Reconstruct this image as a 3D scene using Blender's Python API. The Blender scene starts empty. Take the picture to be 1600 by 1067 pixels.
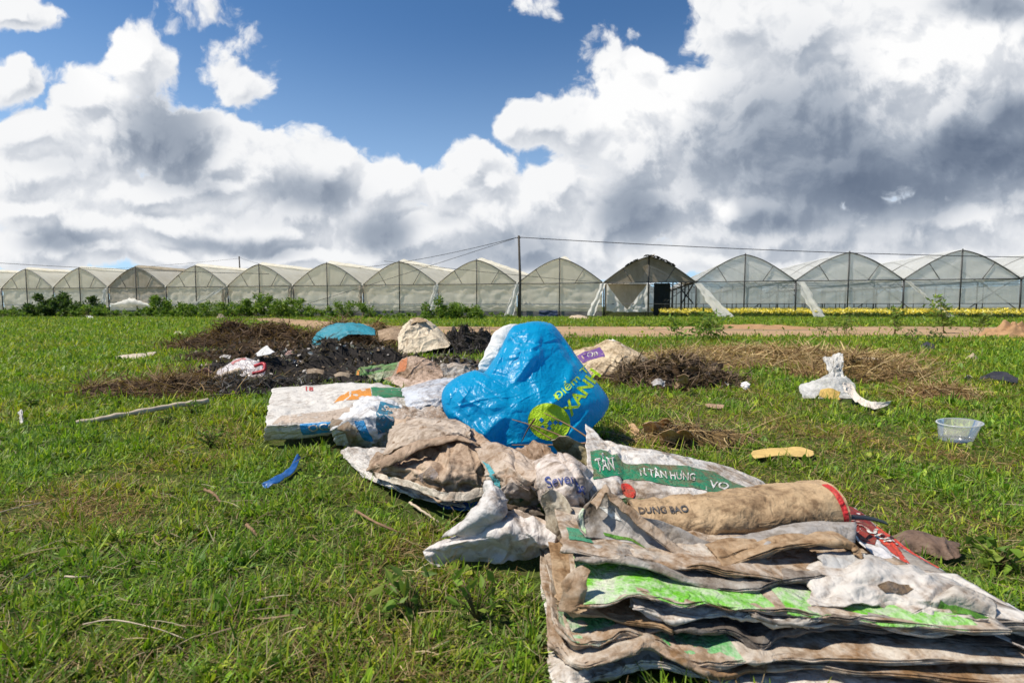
import bpy, bmesh, math, random
import numpy as np
R = math.radians
random.seed(7)
rng = np.random.default_rng(11)
SC = bpy.context.scene
COL = SC.collection

# ------------------------------------------------------------------ camera
CAM_H, F, HOR, PW, PH = 0.75, 800.0, 479.0, 1600.0, 1067.0
PITCH = math.atan((PH/2-HOR)/F)
cam_d = bpy.data.cameras.new('camera'); cam = bpy.data.objects.new('camera', cam_d); COL.objects.link(cam)
cam.location = (0, 0, CAM_H); cam.rotation_euler = (R(90)-PITCH, 0, 0)
cam_d.sensor_width = 36; cam_d.lens = 18; cam_d.clip_start = 0.05; cam_d.clip_end = 5000
cam_d.dof.use_dof = True; cam_d.dof.focus_distance = 2.7; cam_d.dof.aperture_fstop = 5.0
SC.camera = cam

def ray(px, py):
    a, b = (px-PW/2)/F, (PH/2-py)/F
    c, s = math.cos(PITCH), math.sin(PITCH)
    return np.array([a, c+b*s, b*c-s])
def P(px, py, h=0.0):            # where the sight line of a photo point meets height h
    d = ray(px, py); return np.array([0, 0, CAM_H])+d*((h-CAM_H)/d[2])
def D(px, py, Y):                # the same at a given distance Y
    d = ray(px, py); return np.array([0, 0, CAM_H])+d*(Y/d[1])

# ------------------------------------------------------------------ light
SUN_EL, SUN_AZ = R(57), R(-98)           # azimuth from +Y, negative = left
sd = np.array([math.sin(SUN_AZ)*math.cos(SUN_EL), math.cos(SUN_AZ)*math.cos(SUN_EL), math.sin(SUN_EL)])
sl = bpy.data.lights.new('sun', 'SUN'); sl.energy = 4.6; sl.angle = R(0.6); sl.color = (1, 0.93, 0.82)
so = bpy.data.objects.new('sun', sl); COL.objects.link(so)
from mathutils import Vector
so.rotation_euler = Vector(-sd).to_track_quat('-Z', 'Y').to_euler()
SC.view_settings.view_transform = 'Standard'; SC.view_settings.look = 'None'
SC.view_settings.exposure = 0.38; SC.view_settings.gamma = 1.0
SC.cycles.max_bounces = 8; SC.cycles.transparent_max_bounces = 24; SC.cycles.caustics_reflective = False
SC.cycles.caustics_refractive = False; SC.cycles.sample_clamp_indirect = 6

class NB:                        # small node-tree builder
    def __init__(s, nt): s.nt = nt; s.n = nt.nodes; s.l = nt.links
    def node(s, t, **k):
        n = s.n.new(t)
        for a, b in k.items(): setattr(n, a, b)
        return n
    def put(s, sock, v):
        if v is None: return
        if hasattr(v, 'links'): s.l.new(v, sock)
        else: sock.default_value = v
    def math(s, op, a, b=None, c=None, clamp=False):
        n = s.node('ShaderNodeMath', operation=op, use_clamp=clamp)
        for i, v in enumerate((a, b, c)): s.put(n.inputs[i], v)
        return n.outputs[0]
    def vmath(s, op, a, b=None, out=0):
        n = s.node('ShaderNodeVectorMath', operation=op)
        s.put(n.inputs[0], a); s.put(n.inputs[1], b)
        return n.outputs[out]
    def mix(s, f, a, b, blend='MIX'):
        n = s.node('ShaderNodeMix', data_type='RGBA', blend_type=blend)
        s.put(n.inputs['Factor'], f); s.put(n.inputs[6], a); s.put(n.inputs[7], b)
        return n.outputs[2]
    def step(s, v, a, b, lo=0.0, hi=1.0):
        n = s.node('ShaderNodeMapRange', interpolation_type='SMOOTHSTEP')
        for i, q in enumerate((v, a, b, lo, hi)): s.put(n.inputs[i], q)
        return n.outputs[0]
    def noise(s, vec, scale, detail=4, rough=0.55, dist=0.0, out=0):
        n = s.node('ShaderNodeTexNoise')
        s.put(n.inputs['Vector'], vec)
        n.inputs['Scale'].default_value = scale; n.inputs['Detail'].default_value = detail
        n.inputs['Roughness'].default_value = rough; n.inputs['Distortion'].default_value = dist
        return n.outputs[out]
    def voro(s, vec, scale, detail=0, rough=0.5, feature='F1', out=0):
        n = s.node('ShaderNodeTexVoronoi', feature=feature)
        s.put(n.inputs['Vector'], vec); n.inputs['Scale'].default_value = scale
        if 'Detail' in n.inputs: n.inputs['Detail'].default_value = detail; n.inputs['Roughness'].default_value = rough
        return n.outputs[out]

def g(r, gg=None, b=None):
    if gg is None: r, gg, b = r
    return (r, gg, b, 1)
def srgb(r, gg, b):
    f = lambda c: (c/255/12.92 if c/255 <= .04045 else ((c/255+.055)/1.055)**2.4)
    return (f(r), f(gg), f(b), 1)

# ------------------------------------------------------------------ sky: Nishita air with procedural cumulus
W = bpy.data.worlds.new('World'); SC.world = W; W.use_nodes = True
wb = NB(W.node_tree); wb.n.clear()
sky = wb.node('ShaderNodeTexSky', sky_type='NISHITA'); sky.sun_disc = False
sky.sun_elevation = SUN_EL; sky.sun_rotation = SUN_AZ; sky.altitude = 1400
sky.air_density = 1.0; sky.dust_density = 0.4; sky.ozone_density = 2.5
def uvp(px, py):
    d = ray(px, py); return d[0]/d[1], d[2]/d[1]
# cumulus masses (photo x, y, half-width, half-height)
MASS = [(205,95,62,62),(145,160,75,62),(190,205,150,85),(290,225,105,72),(420,265,115,70),(500,275,75,70),
 (330,290,230,45),(60,215,130,42),(385,130,50,44),(360,98,26,28),(25,120,70,40),(20,15,90,34),(325,18,24,18),
 (70,325,95,38),(95,385,180,42),(270,350,130,46),(420,360,150,50),(600,300,95,52),(700,300,60,50),(740,255,60,52),
 (765,290,70,60),(850,320,80,52),(640,375,220,62),(830,385,200,62),(845,190,75,42),(800,200,34,26),(905,190,70,60),
 (1000,150,85,72),(1015,100,45,36),(985,240,140,110),(1090,200,130,110),(1170,230,190,170),(1140,40,82,70),
 (1250,70,150,120),(1400,120,240,170),(1300,260,260,110),(1520,240,230,160),(1540,60,200,120),(1200,365,260,70),
 (1480,350,190,75),(1570,320,120,70),(938,98,20,17),(935,52,16,14),(850,8,22,12),(1003,48,10,9),(440,400,500,34),(1250,410,600,34),(350,260,120,45),(230,300,200,40),(470,330,120,60),(880,300,80,70),(1280,190,260,170),(1500,160,240,170),(60,270,120,60),(150,345,160,50),(1050,320,130,70),(965,352,120,60),(770,342,90,50),(1180,330,200,70)]
# thick, shaded bodies and flat bases
GREY = [(1370,240,380,170,.85),(1200,200,120,130,.35),(420,340,160,30,.3),(160,250,150,30,.35),(260,215,100,95,.75),(300,280,90,32,.5),(490,310,95,42,.7),(60,240,120,22,.2),(600,365,75,45,.75),(800,392,130,46,.6),(990,330,90,70,.8),
 (1160,270,150,130,.5),(1250,150,120,150,.4),(1370,295,270,80,.95),(1525,235,230,75,1.1),(1550,10,110,36,.7),(1230,345,170,40,.7),
 (90,375,80,28,.7),(380,385,120,22,.6),(1330,380,150,14,.4),(1590,180,80,50,.9),(200,395,60,16,.3),(700,345,50,20,.35)]
BRIGHT = [(1420,150,120,95,.6),(1480,90,130,60,.5),(1010,150,110,80,.35),(1540,345,110,40,.35),(190,100,80,70,.25),(1130,335,26,30,.5)]
def blob_field(b, vec, blobs, soft, weighted=False):
    acc = None
    for q in blobs:
        u, v = uvp(q[0], q[1]); rx, ry = q[2]/F, q[3]/F; sm = (not weighted) and q[2] < 32
        if sm: rx, ry = rx*2.0, ry*2.0
        m = b.vmath('MULTIPLY', b.vmath('SUBTRACT', vec, (u, v, 0)), (1/rx, 1/ry, 0))
        L = b.vmath('LENGTH', m, out=1)
        if weighted:
            e = b.math('MULTIPLY', b.step(L, 1.35, 0.15), q[4])
            acc = e if acc is None else b.math('SMOOTH_MAX', acc, e, 0.25)
        else:
            e = b.math('MULTIPLY', b.math('SUBTRACT', 1.0, L), .24) if sm else b.math('SUBTRACT', 1.0, L)
            acc = e if acc is None else b.math('SMOOTH_MAX', acc, e, soft)
    return acc
gt = bpy.data.node_groups.new('cumulus_density', 'ShaderNodeTree')
gt.interface.new_socket('Vector', in_out='INPUT', socket_type='NodeSocketVector')
gt.interface.new_socket('Density', in_out='OUTPUT', socket_type='NodeSocketFloat')
gb = NB(gt); gi = gb.node('NodeGroupInput'); go = gb.node('NodeGroupOutput')
v0 = gi.outputs[0]
warp = gb.vmath('MULTIPLY', gb.vmath('SUBTRACT', gb.noise(v0, 5, 5, .55, out=1), (.5, .5, .5)), (.13, .11, 0))
vw = gb.vmath('ADD', v0, warp)
fld = gb.math('MAXIMUM', blob_field(gb, vw, MASS, .22), -1.1)
bil = gb.voro(vw, 13, 4.0, .50)
fine = gb.noise(vw, 13, 12, .60)
dens = gb.math('ADD', fld, gb.math('MULTIPLY', gb.math('SUBTRACT', .72, bil), .40))
dens = gb.math('ADD', dens, gb.math('MULTIPLY', gb.math('SUBTRACT', fine, .445), .95))
gb.l.new(dens, go.inputs[0])
tc = wb.node('ShaderNodeTexCoord'); sp = wb.node('ShaderNodeSeparateXYZ'); wb.l.new(tc.outputs['Generated'], sp.inputs[0])
yy = wb.math('MAXIMUM', sp.outputs[1], .16)
cb = wb.node('ShaderNodeCombineXYZ')
wb.l.new(wb.math('DIVIDE', sp.outputs[0], yy), cb.inputs[0]); wb.l.new(wb.math('DIVIDE', sp.outputs[2], yy), cb.inputs[1])
uv = cb.outputs[0]
def dgrp(vec):
    n = wb.node('ShaderNodeGroup'); n.node_tree = gt; wb.l.new(vec, n.inputs[0]); return n.outputs[0]
d0 = dgrp(uv); d1 = dgrp(wb.vmath('ADD', uv, (-.016, .024, 0)))
alpha = wb.step(d0, -.06, .20)
relief = wb.math('SUBTRACT', d0, d1)
lit = wb.step(relief, -.26, .24)
thick = wb.step(d0, .1, .75)
nz = wb.noise(uv, 5, 5, .6)
vg = wb.vmath('ADD', uv, wb.vmath('MULTIPLY', wb.vmath('SUBTRACT', wb.noise(uv, 6, 4, .55, out=1), (.5, .5, .5)), (.08, .06, 0)))
grey = wb.math('SUBTRACT', blob_field(wb, vg, GREY, .2, True), blob_field(wb, vg, BRIGHT, .2, True))
grey = wb.math('MULTIPLY', grey, wb.step(nz, .25, .7, .88, 1.08))
shade = wb.math('MULTIPLY', wb.math('SUBTRACT', 1.0, lit), wb.math('ADD', .15, wb.math('MULTIPLY', thick, .24)))
dark = wb.math('ADD', wb.math('MULTIPLY', shade, wb.math('SUBTRACT', 1.0, wb.math('MULTIPLY', grey, .75), clamp=True)), wb.math('MULTIPLY', grey, wb.math('MULTIPLY', wb.step(d0, -.02, .30), .90)), clamp=True)
cr = wb.node('ShaderNodeValToRGB'); wb.l.new(dark, cr.inputs[0])
el = cr.color_ramp.elements
el[0].position = 0; el[0].color = srgb(250, 250, 250); el[1].position = 1; el[1].color = srgb(92, 106, 128)
for p_, c_ in ((.22, srgb(222, 225, 230)), (.5, srgb(168, 177, 190)), (.75, srgb(128, 140, 158))):
    e = el.new(p_); e.color = c_
cloud = wb.vmath('MULTIPLY', cr.outputs[0], (8.0, 8.0, 8.0))
blue = wb.vmath('MULTIPLY', sky.outputs[0], (.56, .82, .98))
hz = wb.step(sp.outputs[2], .50, .02, 0, .62)
blue = wb.mix(hz, blue, (4.6, 6.3, 8.2, 1))
skycol = wb.mix(alpha, blue, cloud)
bg = wb.node('ShaderNodeBackground'); wb.l.new(skycol, bg.inputs[0]); bg.inputs[1].default_value = .1
wo = wb.node('ShaderNodeOutputWorld'); wb.l.new(bg.outputs[0], wo.inputs[0])
W.cycles.sampling_method = 'MANUAL'; W.cycles.sample_map_resolution = 256

# ------------------------------------------------------------------ numpy noise
_perm = np.random.default_rng(3).permutation(4096)
_grad = np.random.default_rng(4).uniform(-1, 1, (4096, 2))
_grad /= np.linalg.norm(_grad, axis=1)[:, None]
def pn(x, y, seed=0):
    x = np.asarray(x, float)+seed*17.31; y = np.asarray(y, float)+seed*9.77
    xi = np.floor(x).astype(int); yi = np.floor(y).astype(int); xf = x-xi; yf = y-yi
    u = xf**3*(xf*(xf*6-15)+10); v = yf**3*(yf*(yf*6-15)+10)
    def gd(ix, iy, dx, dy):
        h = _perm[(_perm[ix & 4095]+iy) & 4095]; return _grad[h, 0]*dx+_grad[h, 1]*dy
    a = gd(xi, yi, xf, yf)*(1-u)+gd(xi+1, yi, xf-1, yf)*u
    b = gd(xi, yi+1, xf, yf-1)*(1-u)+gd(xi+1, yi+1, xf-1, yf-1)*u
    return (a*(1-v)+b*v)*1.5
def fbm(x, y, o=4, seed=0, r=.5):
    t = 0; a = 1
    for k in range(o): t = t+a*pn(x*2**k, y*2**k, seed+k*5); a *= r
    return t

# ------------------------------------------------------------------ object helpers
def tag(o, label=None, cat=None, group=None, kind=None):
    if label: o['label'] = label
    if cat: o['category'] = cat
    if group: o['group'] = group
    if kind: o['kind'] = kind
    return o
def thing(name, loc, label, cat, group=None, rz=0):
    o = bpy.data.objects.new(name, None); COL.objects.link(o); o.location = tuple(loc); o.rotation_euler[2] = rz
    o.empty_display_size = .1
    return tag(o, label, cat, group)
def rawmesh(name, V, faces, mats, fmat=None, smooth=True, tint=None):
    """faces: list of int arrays (n,3) or (n,4)"""
    me = bpy.data.meshes.new(name)
    V = np.asarray(V, np.float32); faces = [np.asarray(f, np.int32) for f in faces if len(f)]
    nf = sum(len(f) for f in faces); nl = sum(f.size for f in faces)
    me.vertices.add(len(V)); me.vertices.foreach_set('co', V.ravel())
    me.loops.add(nl); me.loops.foreach_set('vertex_index', np.concatenate([f.ravel() for f in faces]))
    me.polygons.add(nf)
    tot = np.concatenate([np.full(len(f), f.shape[1], np.int32) for f in faces])
    st = np.concatenate([[0], np.cumsum(tot)[:-1]]).astype(np.int32)
    me.polygons.foreach_set('loop_start', st)
    me.polygons.foreach_set('use_smooth', np.full(nf, smooth))
    for m in mats: me.materials.append(m)
    if fmat is not None: me.polygons.foreach_set('material_index', np.asarray(fmat, np.int32))
    if tint is not None:
        a = me.attributes.new('tint', 'FLOAT_COLOR', 'POINT')
        t = np.ones((len(V), 4), np.float32); t[:, :3] = tint; a.data.foreach_set('color', t.ravel())
    me.update(calc_edges=True); me.validate()
    return me
def obj(name, V, faces, mats, parent=None, base=True, **k):
    """a mesh object from world-space points; its origin at its own base, or its parent's frame"""
    V = np.asarray(V, float)
    if not isinstance(mats, (list, tuple)): mats = [mats]
    if parent is not None:
        rz = parent.rotation_euler[2]; off = np.array(parent.location); V = V-off
        if rz:
            c, s = math.cos(-rz), math.sin(-rz); V = np.stack([V[:, 0]*c-V[:, 1]*s, V[:, 0]*s+V[:, 1]*c, V[:, 2]], 1)
        loc = (0, 0, 0)
    elif base:
        loc = np.array([V[:, 0].mean(), V[:, 1].mean(), V[:, 2].min()]); V = V-loc
    else: loc = (0, 0, 0)
    o = bpy.data.objects.new(name, rawmesh(name, V, faces, mats, **k)); COL.objects.link(o)
    o.location = tuple(loc)
    if parent is not None: o.parent = parent
    return o
class MB:                                    # collects boxes and tubes as one mesh
    def __init__(s): s.V = []; s.Q = []; s.n = 0
    def add(s, V, Q): s.V.append(np.asarray(V, float)); s.Q.append(np.asarray(Q)+s.n); s.n += len(V)
    def tube(s, pts, r, k=6):
        pts = np.asarray(pts, float); n = len(pts); rr = np.broadcast_to(np.asarray(r, float), (n,))
        tg = np.gradient(pts, axis=0); tg /= np.linalg.norm(tg, axis=1)[:, None]+1e-9
        up = np.where(np.abs(tg[:, 2:3]) > .9, np.array([[1., 0, 0]]), np.array([[0, 0, 1.]]))
        a = np.cross(tg, up); a /= np.linalg.norm(a, axis=1)[:, None]; b = np.cross(tg, a)
        th = np.arange(k)*2*math.pi/k
        V = pts[:, None]+rr[:, None, None]*(np.cos(th)[None, :, None]*a[:, None]+np.sin(th)[None, :, None]*b[:, None])
        V = V.reshape(-1, 3); Q = []
        for i in range(n-1):
            for j in range(k): Q.append((i*k+j, i*k+(j+1) % k, (i+1)*k+(j+1) % k, (i+1)*k+j))
        c0, c1 = len(V), len(V)+1
        V = np.vstack([V, pts[0], pts[-1]])
        for j in range(0, k, 2):
            Q.append((c0, (j+2) % k, (j+1) % k, j)); Q.append((c1, (n-1)*k+j, (n-1)*k+(j+1) % k, (n-1)*k+(j+2) % k))
        s.add(V, Q); return s
    def box(s, p, x, y, z):                   # centre-base p, sizes
        X, Y = x/2, y/2
        V = np.array([(a, b, c) for c in (0, z) for a, b in ((-X, -Y), (X, -Y), (X, Y), (-X, Y))])+np.asarray(p)
        s.add(V, [(3, 2, 1, 0), (4, 5, 6, 7), (0, 1, 5, 4), (1, 2, 6, 5), (2, 3, 7, 6), (3, 0, 4, 7)]); return s
    def build(s, name, mat, parent=None, smooth=True): return obj(name, np.vstack(s.V), [np.vstack(s.Q)], mat, parent, smooth=smooth)
def gridq(nv, nu, off=0):
    i = np.arange(nv*nu).reshape(nv, nu)+off
    return np.stack([i[:-1, :-1], i[:-1, 1:], i[1:, 1:], i[1:, :-1]], -1).reshape(-1, 4)

# ------------------------------------------------------------------ materials
def newmat(name):
    m = bpy.data.materials.new(name); m.use_nodes = True; b = NB(m.node_tree); b.n.clear()
    o = b.node('ShaderNodeOutputMaterial'); return m, b, o
def principled(b, col, rough=.6, spec=.4, normal=None, **k):
    p = b.node('ShaderNodeBsdfPrincipled'); b.put(p.inputs['Base Color'], col); b.put(p.inputs['Roughness'], rough)
    p.inputs['Specular IOR Level'].default_value = spec
    if normal is not None: b.l.new(normal, p.inputs['Normal'])
    for a, v in k.items(): b.put(p.inputs[a], v)
    return p.outputs[0]
def bump(b, h, st=.4, dist=.01):
    n = b.node('ShaderNodeBump'); n.inputs['Strength'].default_value = st; n.inputs['Distance'].default_value = dist
    b.l.new(h, n.inputs['Height']); return n.outputs[0]
def translucent_mix(b, sh, col, f):
    t = b.node('ShaderNodeBsdfTranslucent'); b.put(t.inputs[0], col)
    m = b.node('ShaderNodeMixShader'); m.inputs[0].default_value = f
    b.l.new(sh, m.inputs[1]); b.l.new(t.outputs[0], m.inputs[2]); return m.outputs[0]
_cache = {}
def sack(base, dirt=(.19, .115, .06), amt=.4, rough=.55, trans=.12, scale=5.0, seed=0.0, spec=.35, crease=.5):
    amt = min(.75, amt*1.25)
    key = ('sack', base, dirt, amt, rough, trans, scale, seed, spec, crease)
    if key in _cache: return _cache[key]
    m, b, o = newmat('sack_fabric')
    t = b.node('ShaderNodeTexCoord'); mp = b.node('ShaderNodeMapping'); b.l.new(t.outputs['Object'], mp.inputs[0])
    mp.inputs['Location'].default_value = (seed*3.1, seed*1.7, seed)
    v = mp.outputs[0]
    big = b.noise(v, scale*.8, 7, .66, 1.4); small = b.noise(v, scale*7, 5, .65); speck = b.noise(v, scale*26, 3, .6)
    f = b.step(b.math('ADD', big, b.math('MULTIPLY', b.math('SUBTRACT', small, .5), .6)), .60-amt*.50, .98-amt*.42, 0, min(1, .55+amt))
    f2 = b.step(b.math('ADD', small, b.math('MULTIPLY', big, .4)), .70, 1.02, 0, min(1, amt*1.4))
    sp_ = b.step(speck, .62, .74, 0, amt*.8)
    c = b.mix(f, g(base), g(dirt)); c = b.mix(f2, c, g(tuple(x*.45 for x in dirt))); c = b.mix(sp_, c, g(tuple(x*.5 for x in dirt)))
    c = b.mix(b.step(b.noise(v, scale*2.3, 3), .35, .7, 0, .22), c, g(tuple(min(1, x*.6) for x in base)))
    cr = b.voro(b.vmath('ADD', v, b.vmath('MULTIPLY', b.noise(v, scale*1.5, 3, out=1), (.12, .12, .12))), scale*2.2, 1, .5, 'DISTANCE_TO_EDGE'); fi = b.noise(v, scale*18, 3, .6)
    wv = b.noise(v, 420, 1, .5)
    rg = lambda sc, ds: b.math('ABSOLUTE', b.math('SUBTRACT', b.noise(v, sc, 2, .45, ds), .5))
    h = b.math('ADD', b.math('MULTIPLY', cr, crease*.3), b.math('ADD', b.math('MULTIPLY', fi, .10), b.math('MULTIPLY', wv, .06)))
    h = b.math('ADD', h, b.math('ADD', b.math('MULTIPLY', rg(scale*2.6, 1.2), 1.5), b.math('MULTIPLY', rg(scale*7, .8), .7)))
    n = bump(b, h, .65, .014)
    s_ = principled(b, c, b.math('ADD', rough, b.math('MULTIPLY', f, .25), clamp=True), spec, n)
    if trans: s_ = translucent_mix(b, s_, c, trans)
    b.l.new(s_, o.inputs[0]); _cache[key] = m; return m
def simple(name, col, rough=.7, spec=.3, var=.35, scale=12, trans=0, bumpd=0, metallic=0):
    key = (name, col, rough, var, scale, trans)
    if key in _cache: return _cache[key]
    m, b, o = newmat(name); t = b.node('ShaderNodeTexCoord'); v = t.outputs['Object']
    n1 = b.noise(v, scale, 6, .6); n2 = b.noise(v, scale*6, 4, .6)
    c = b.mix(b.step(n1, .3, .75), g(col), g(tuple(x*(1-var) for x in col)))
    c = b.mix(b.step(n2, .55, .75, 0, var), c, g(tuple(min(1, x*(1+var)) for x in col)))
    nn = bump(b, b.math('ADD', n1, b.math('MULTIPLY', n2, .4)), .6, bumpd) if bumpd else None
    s_ = principled(b, c, rough, spec, nn, Metallic=metallic)
    if trans: s_ = translucent_mix(b, s_, c, trans)
    b.l.new(s_, o.inputs[0]); _cache[key] = m; return m
def tinted(name, rough=.55, trans=.35, spec=.25):
    m, b, o = newmat(name); a = b.node('ShaderNodeAttribute', attribute_name='tint')
    c = a.outputs['Color']; s_ = principled(b, c, rough, spec)
    s_ = translucent_mix(b, s_, b.mix(1.0, c, (1.25, 1.3, .7, 1), 'MULTIPLY'), trans) if trans else s_
    b.l.new(s_, o.inputs[0]); return m
def film(name, col, transp, trans=.4, rough=.4, dirt=.3, net=0):
    m, b, o = newmat(name); t = b.node('ShaderNodeTexCoord'); v = t.outputs['Object']
    mp = b.node('ShaderNodeMapping'); b.l.new(v, mp.inputs[0]); mp.inputs['Scale'].default_value = (1, 1, .35)
    n1 = b.noise(mp.outputs[0], .9, 6, .65); n2 = b.noise(mp.outputs[0], 4, 5, .6)
    c = b.mix(b.step(b.math('ADD', n1, b.math('MULTIPLY', n2, .4)), .5, .95, 0, dirt), g(col), g(tuple(x*.62*y for x, y in zip(col, (1, .93, .8)))))
    s_ = principled(b, c, rough, .35); s_ = translucent_mix(b, s_, c, trans)
    tr = b.node('ShaderNodeBsdfTransparent'); mx = b.node('ShaderNodeMixShader')
    b.put(mx.inputs[0], b.math('ADD', transp, b.math('MULTIPLY', b.math('SUBTRACT', n2, .5), .25*transp), clamp=True))
    b.l.new(s_, mx.inputs[1]); b.l.new(tr.outputs[0], mx.inputs[2]); b.l.new(mx.outputs[0], o.inputs[0]); return m

M_STEEL = simple('dull_steel', (.10, .10, .095), .6, .4, .4, 3)
M_DARKSTEEL = simple('dark_steel', (.045, .045, .045), .6, .4, .4, 3)
M_ROOF = film('roof_film', (.93, .88, .74), .16, .45, .4, .5)
M_ROOFCLEAR = film('clear_roof_film', (.82, .82, .78), .45, .35, .4, .3)
M_GABLE = film('gable_film', (.97, .91, .76), .05, .60, .5, .28)
M_CURTAIN = film('curtain_film', (.95, .88, .73), .04, .56, .5, .36)
M_NET = film('insect_net', (.80, .80, .74), .36, .36, .6, .3)
M_ENDNET = film('end_net', (.62, .62, .57), .12, .35, .6, .4)
M_NETGABLE = film('clear_gable_film', (.92, .91, .85), .22, .42, .5, .2)
M_OLD = film('stained_film', (.62, .54, .42), .05, .35, .6, .9)
M_DERELICT = film('derelict_film', (.34, .28, .20), .05, .22, .7, .9)
M_WHITEPL = film('white_plastic', (.95, .93, .87), .02, .5, .5, .15)
M_WALL = simple('grey_block', (.20, .19, .175), .85, .2, .4, 2, bumpd=.02)
M_BLUEPL = simple('blue_tarp', (.05, .07, .13), .6, .3, .4, 2)
M_BLACKNET_DARK = simple('black_net_interior_dark', (.02, .022, .02), .8, .2, .4, 2)  # roof rags, and the painted darkness inside the torn bay
M_WIRE = simple('black_cable', (.02, .02, .02), .6, .3, .2, 5)
M_WOOD = simple('weathered_wood', (.42, .34, .25), .8, .2, .4, 14, bumpd=.004)
M_POLE = simple('pole_wood', (.10, .085, .07), .85, .2, .4, 6, bumpd=.01)
M_LEAF = tinted('leaf', .5, .35)
M_STRAW = tinted('straw', .7, .2)
M_STEM = simple('plant_stem', (.16, .13, .06), .7, .2, .3, 20)

# ------------------------------------------------------------------ ground, verge, road
def ground_mat():
    m, b, o = newmat('ground_soil'); t = b.node('ShaderNodeTexCoord'); v = t.outputs['Object']
    n1 = b.noise(v, .45, 5, .6); n2 = b.noise(v, 9, 6, .65); n3 = b.noise(v, 60, 4, .6)
    c = b.mix(b.step(n1, .35, .65), g(.050, .085, .014), g(.080, .105, .022))
    c = b.mix(b.step(n2, .45, .75, 0, .8), c, g(.085, .058, .030))
    c = b.mix(b.step(n3, .5, .72, 0, .7), c, g(.030, .026, .013))
    b.l.new(principled(b, c, .95, .1, bump(b, b.math('ADD', n2, n3), .8, .02)), o.inputs[0]); return m
S_ = 1500
gx = np.concatenate([[-S_, -200, -60], np.linspace(-30, 30, 61), [60, 200, S_]]); gy = np.concatenate([[-S_, -100, -10], np.linspace(-2, 40, 85), [80, 300, S_]])
XX, YY = np.meshgrid(gx, gy); ZZ = .0*XX
tag(obj('ground', np.stack([XX, YY, ZZ], -1).reshape(-1, 3), [gridq(len(gy), len(gx))], ground_mat(), base=False), kind='structure')
def road_mat():
    m, b, o = newmat('dirt_track'); t = b.node('ShaderNodeTexCoord'); v = t.outputs['Object']
    mp = b.node('ShaderNodeMapping'); b.l.new(v, mp.inputs[0]); mp.inputs['Scale'].default_value = (.25, 1.4, 1)
    n1 = b.noise(mp.outputs[0], 1.2, 6, .6); n2 = b.noise(v, 6, 6, .7)
    rut = b.noise(mp.outputs[0], .5, 3, .5, .4); c = b.mix(b.step(n1, .3, .7), g(.44, .28, .16), g(.34, .235, .14)); c = b.mix(b.step(n2, .5, .8, 0, .7), c, g(.42, .29, .18)); c = b.mix(b.step(rut, .5, .62, 0, .55), c, g(.17, .13, .085))
    b.l.new(principled(b, c, .95, .1, bump(b, n2, .7, .03)), o.inputs[0]); return m
M_ROAD = road_mat()
def road_edges(x):
    near = 12.5+.35*fbm(x*.5, x*0+3, 4, 2)+np.clip((-4-x)*1.5, 0, 90)+np.clip((x-9)*.05, 0, 1.2)
    far = 19.2+.4*fbm(x*.4, x*0+8, 4, 6)+np.clip((-4-x)*1.25, 0, 90)-np.clip((x-9)*.03, 0, .6)
    return near, far
rx = np.linspace(-16, 60, 220); rn, rf = road_edges(rx)
tt = np.linspace(0, 1, 9)[:, None]
RV = np.stack([np.broadcast_to(rx, (9, 220)), rn+(rf-rn)*tt, np.full((9, 220), .004)], -1).reshape(-1, 3)
tag(obj('dirt_road', RV, [gridq(9, 220)], M_ROAD, base=False), kind='structure')

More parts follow.
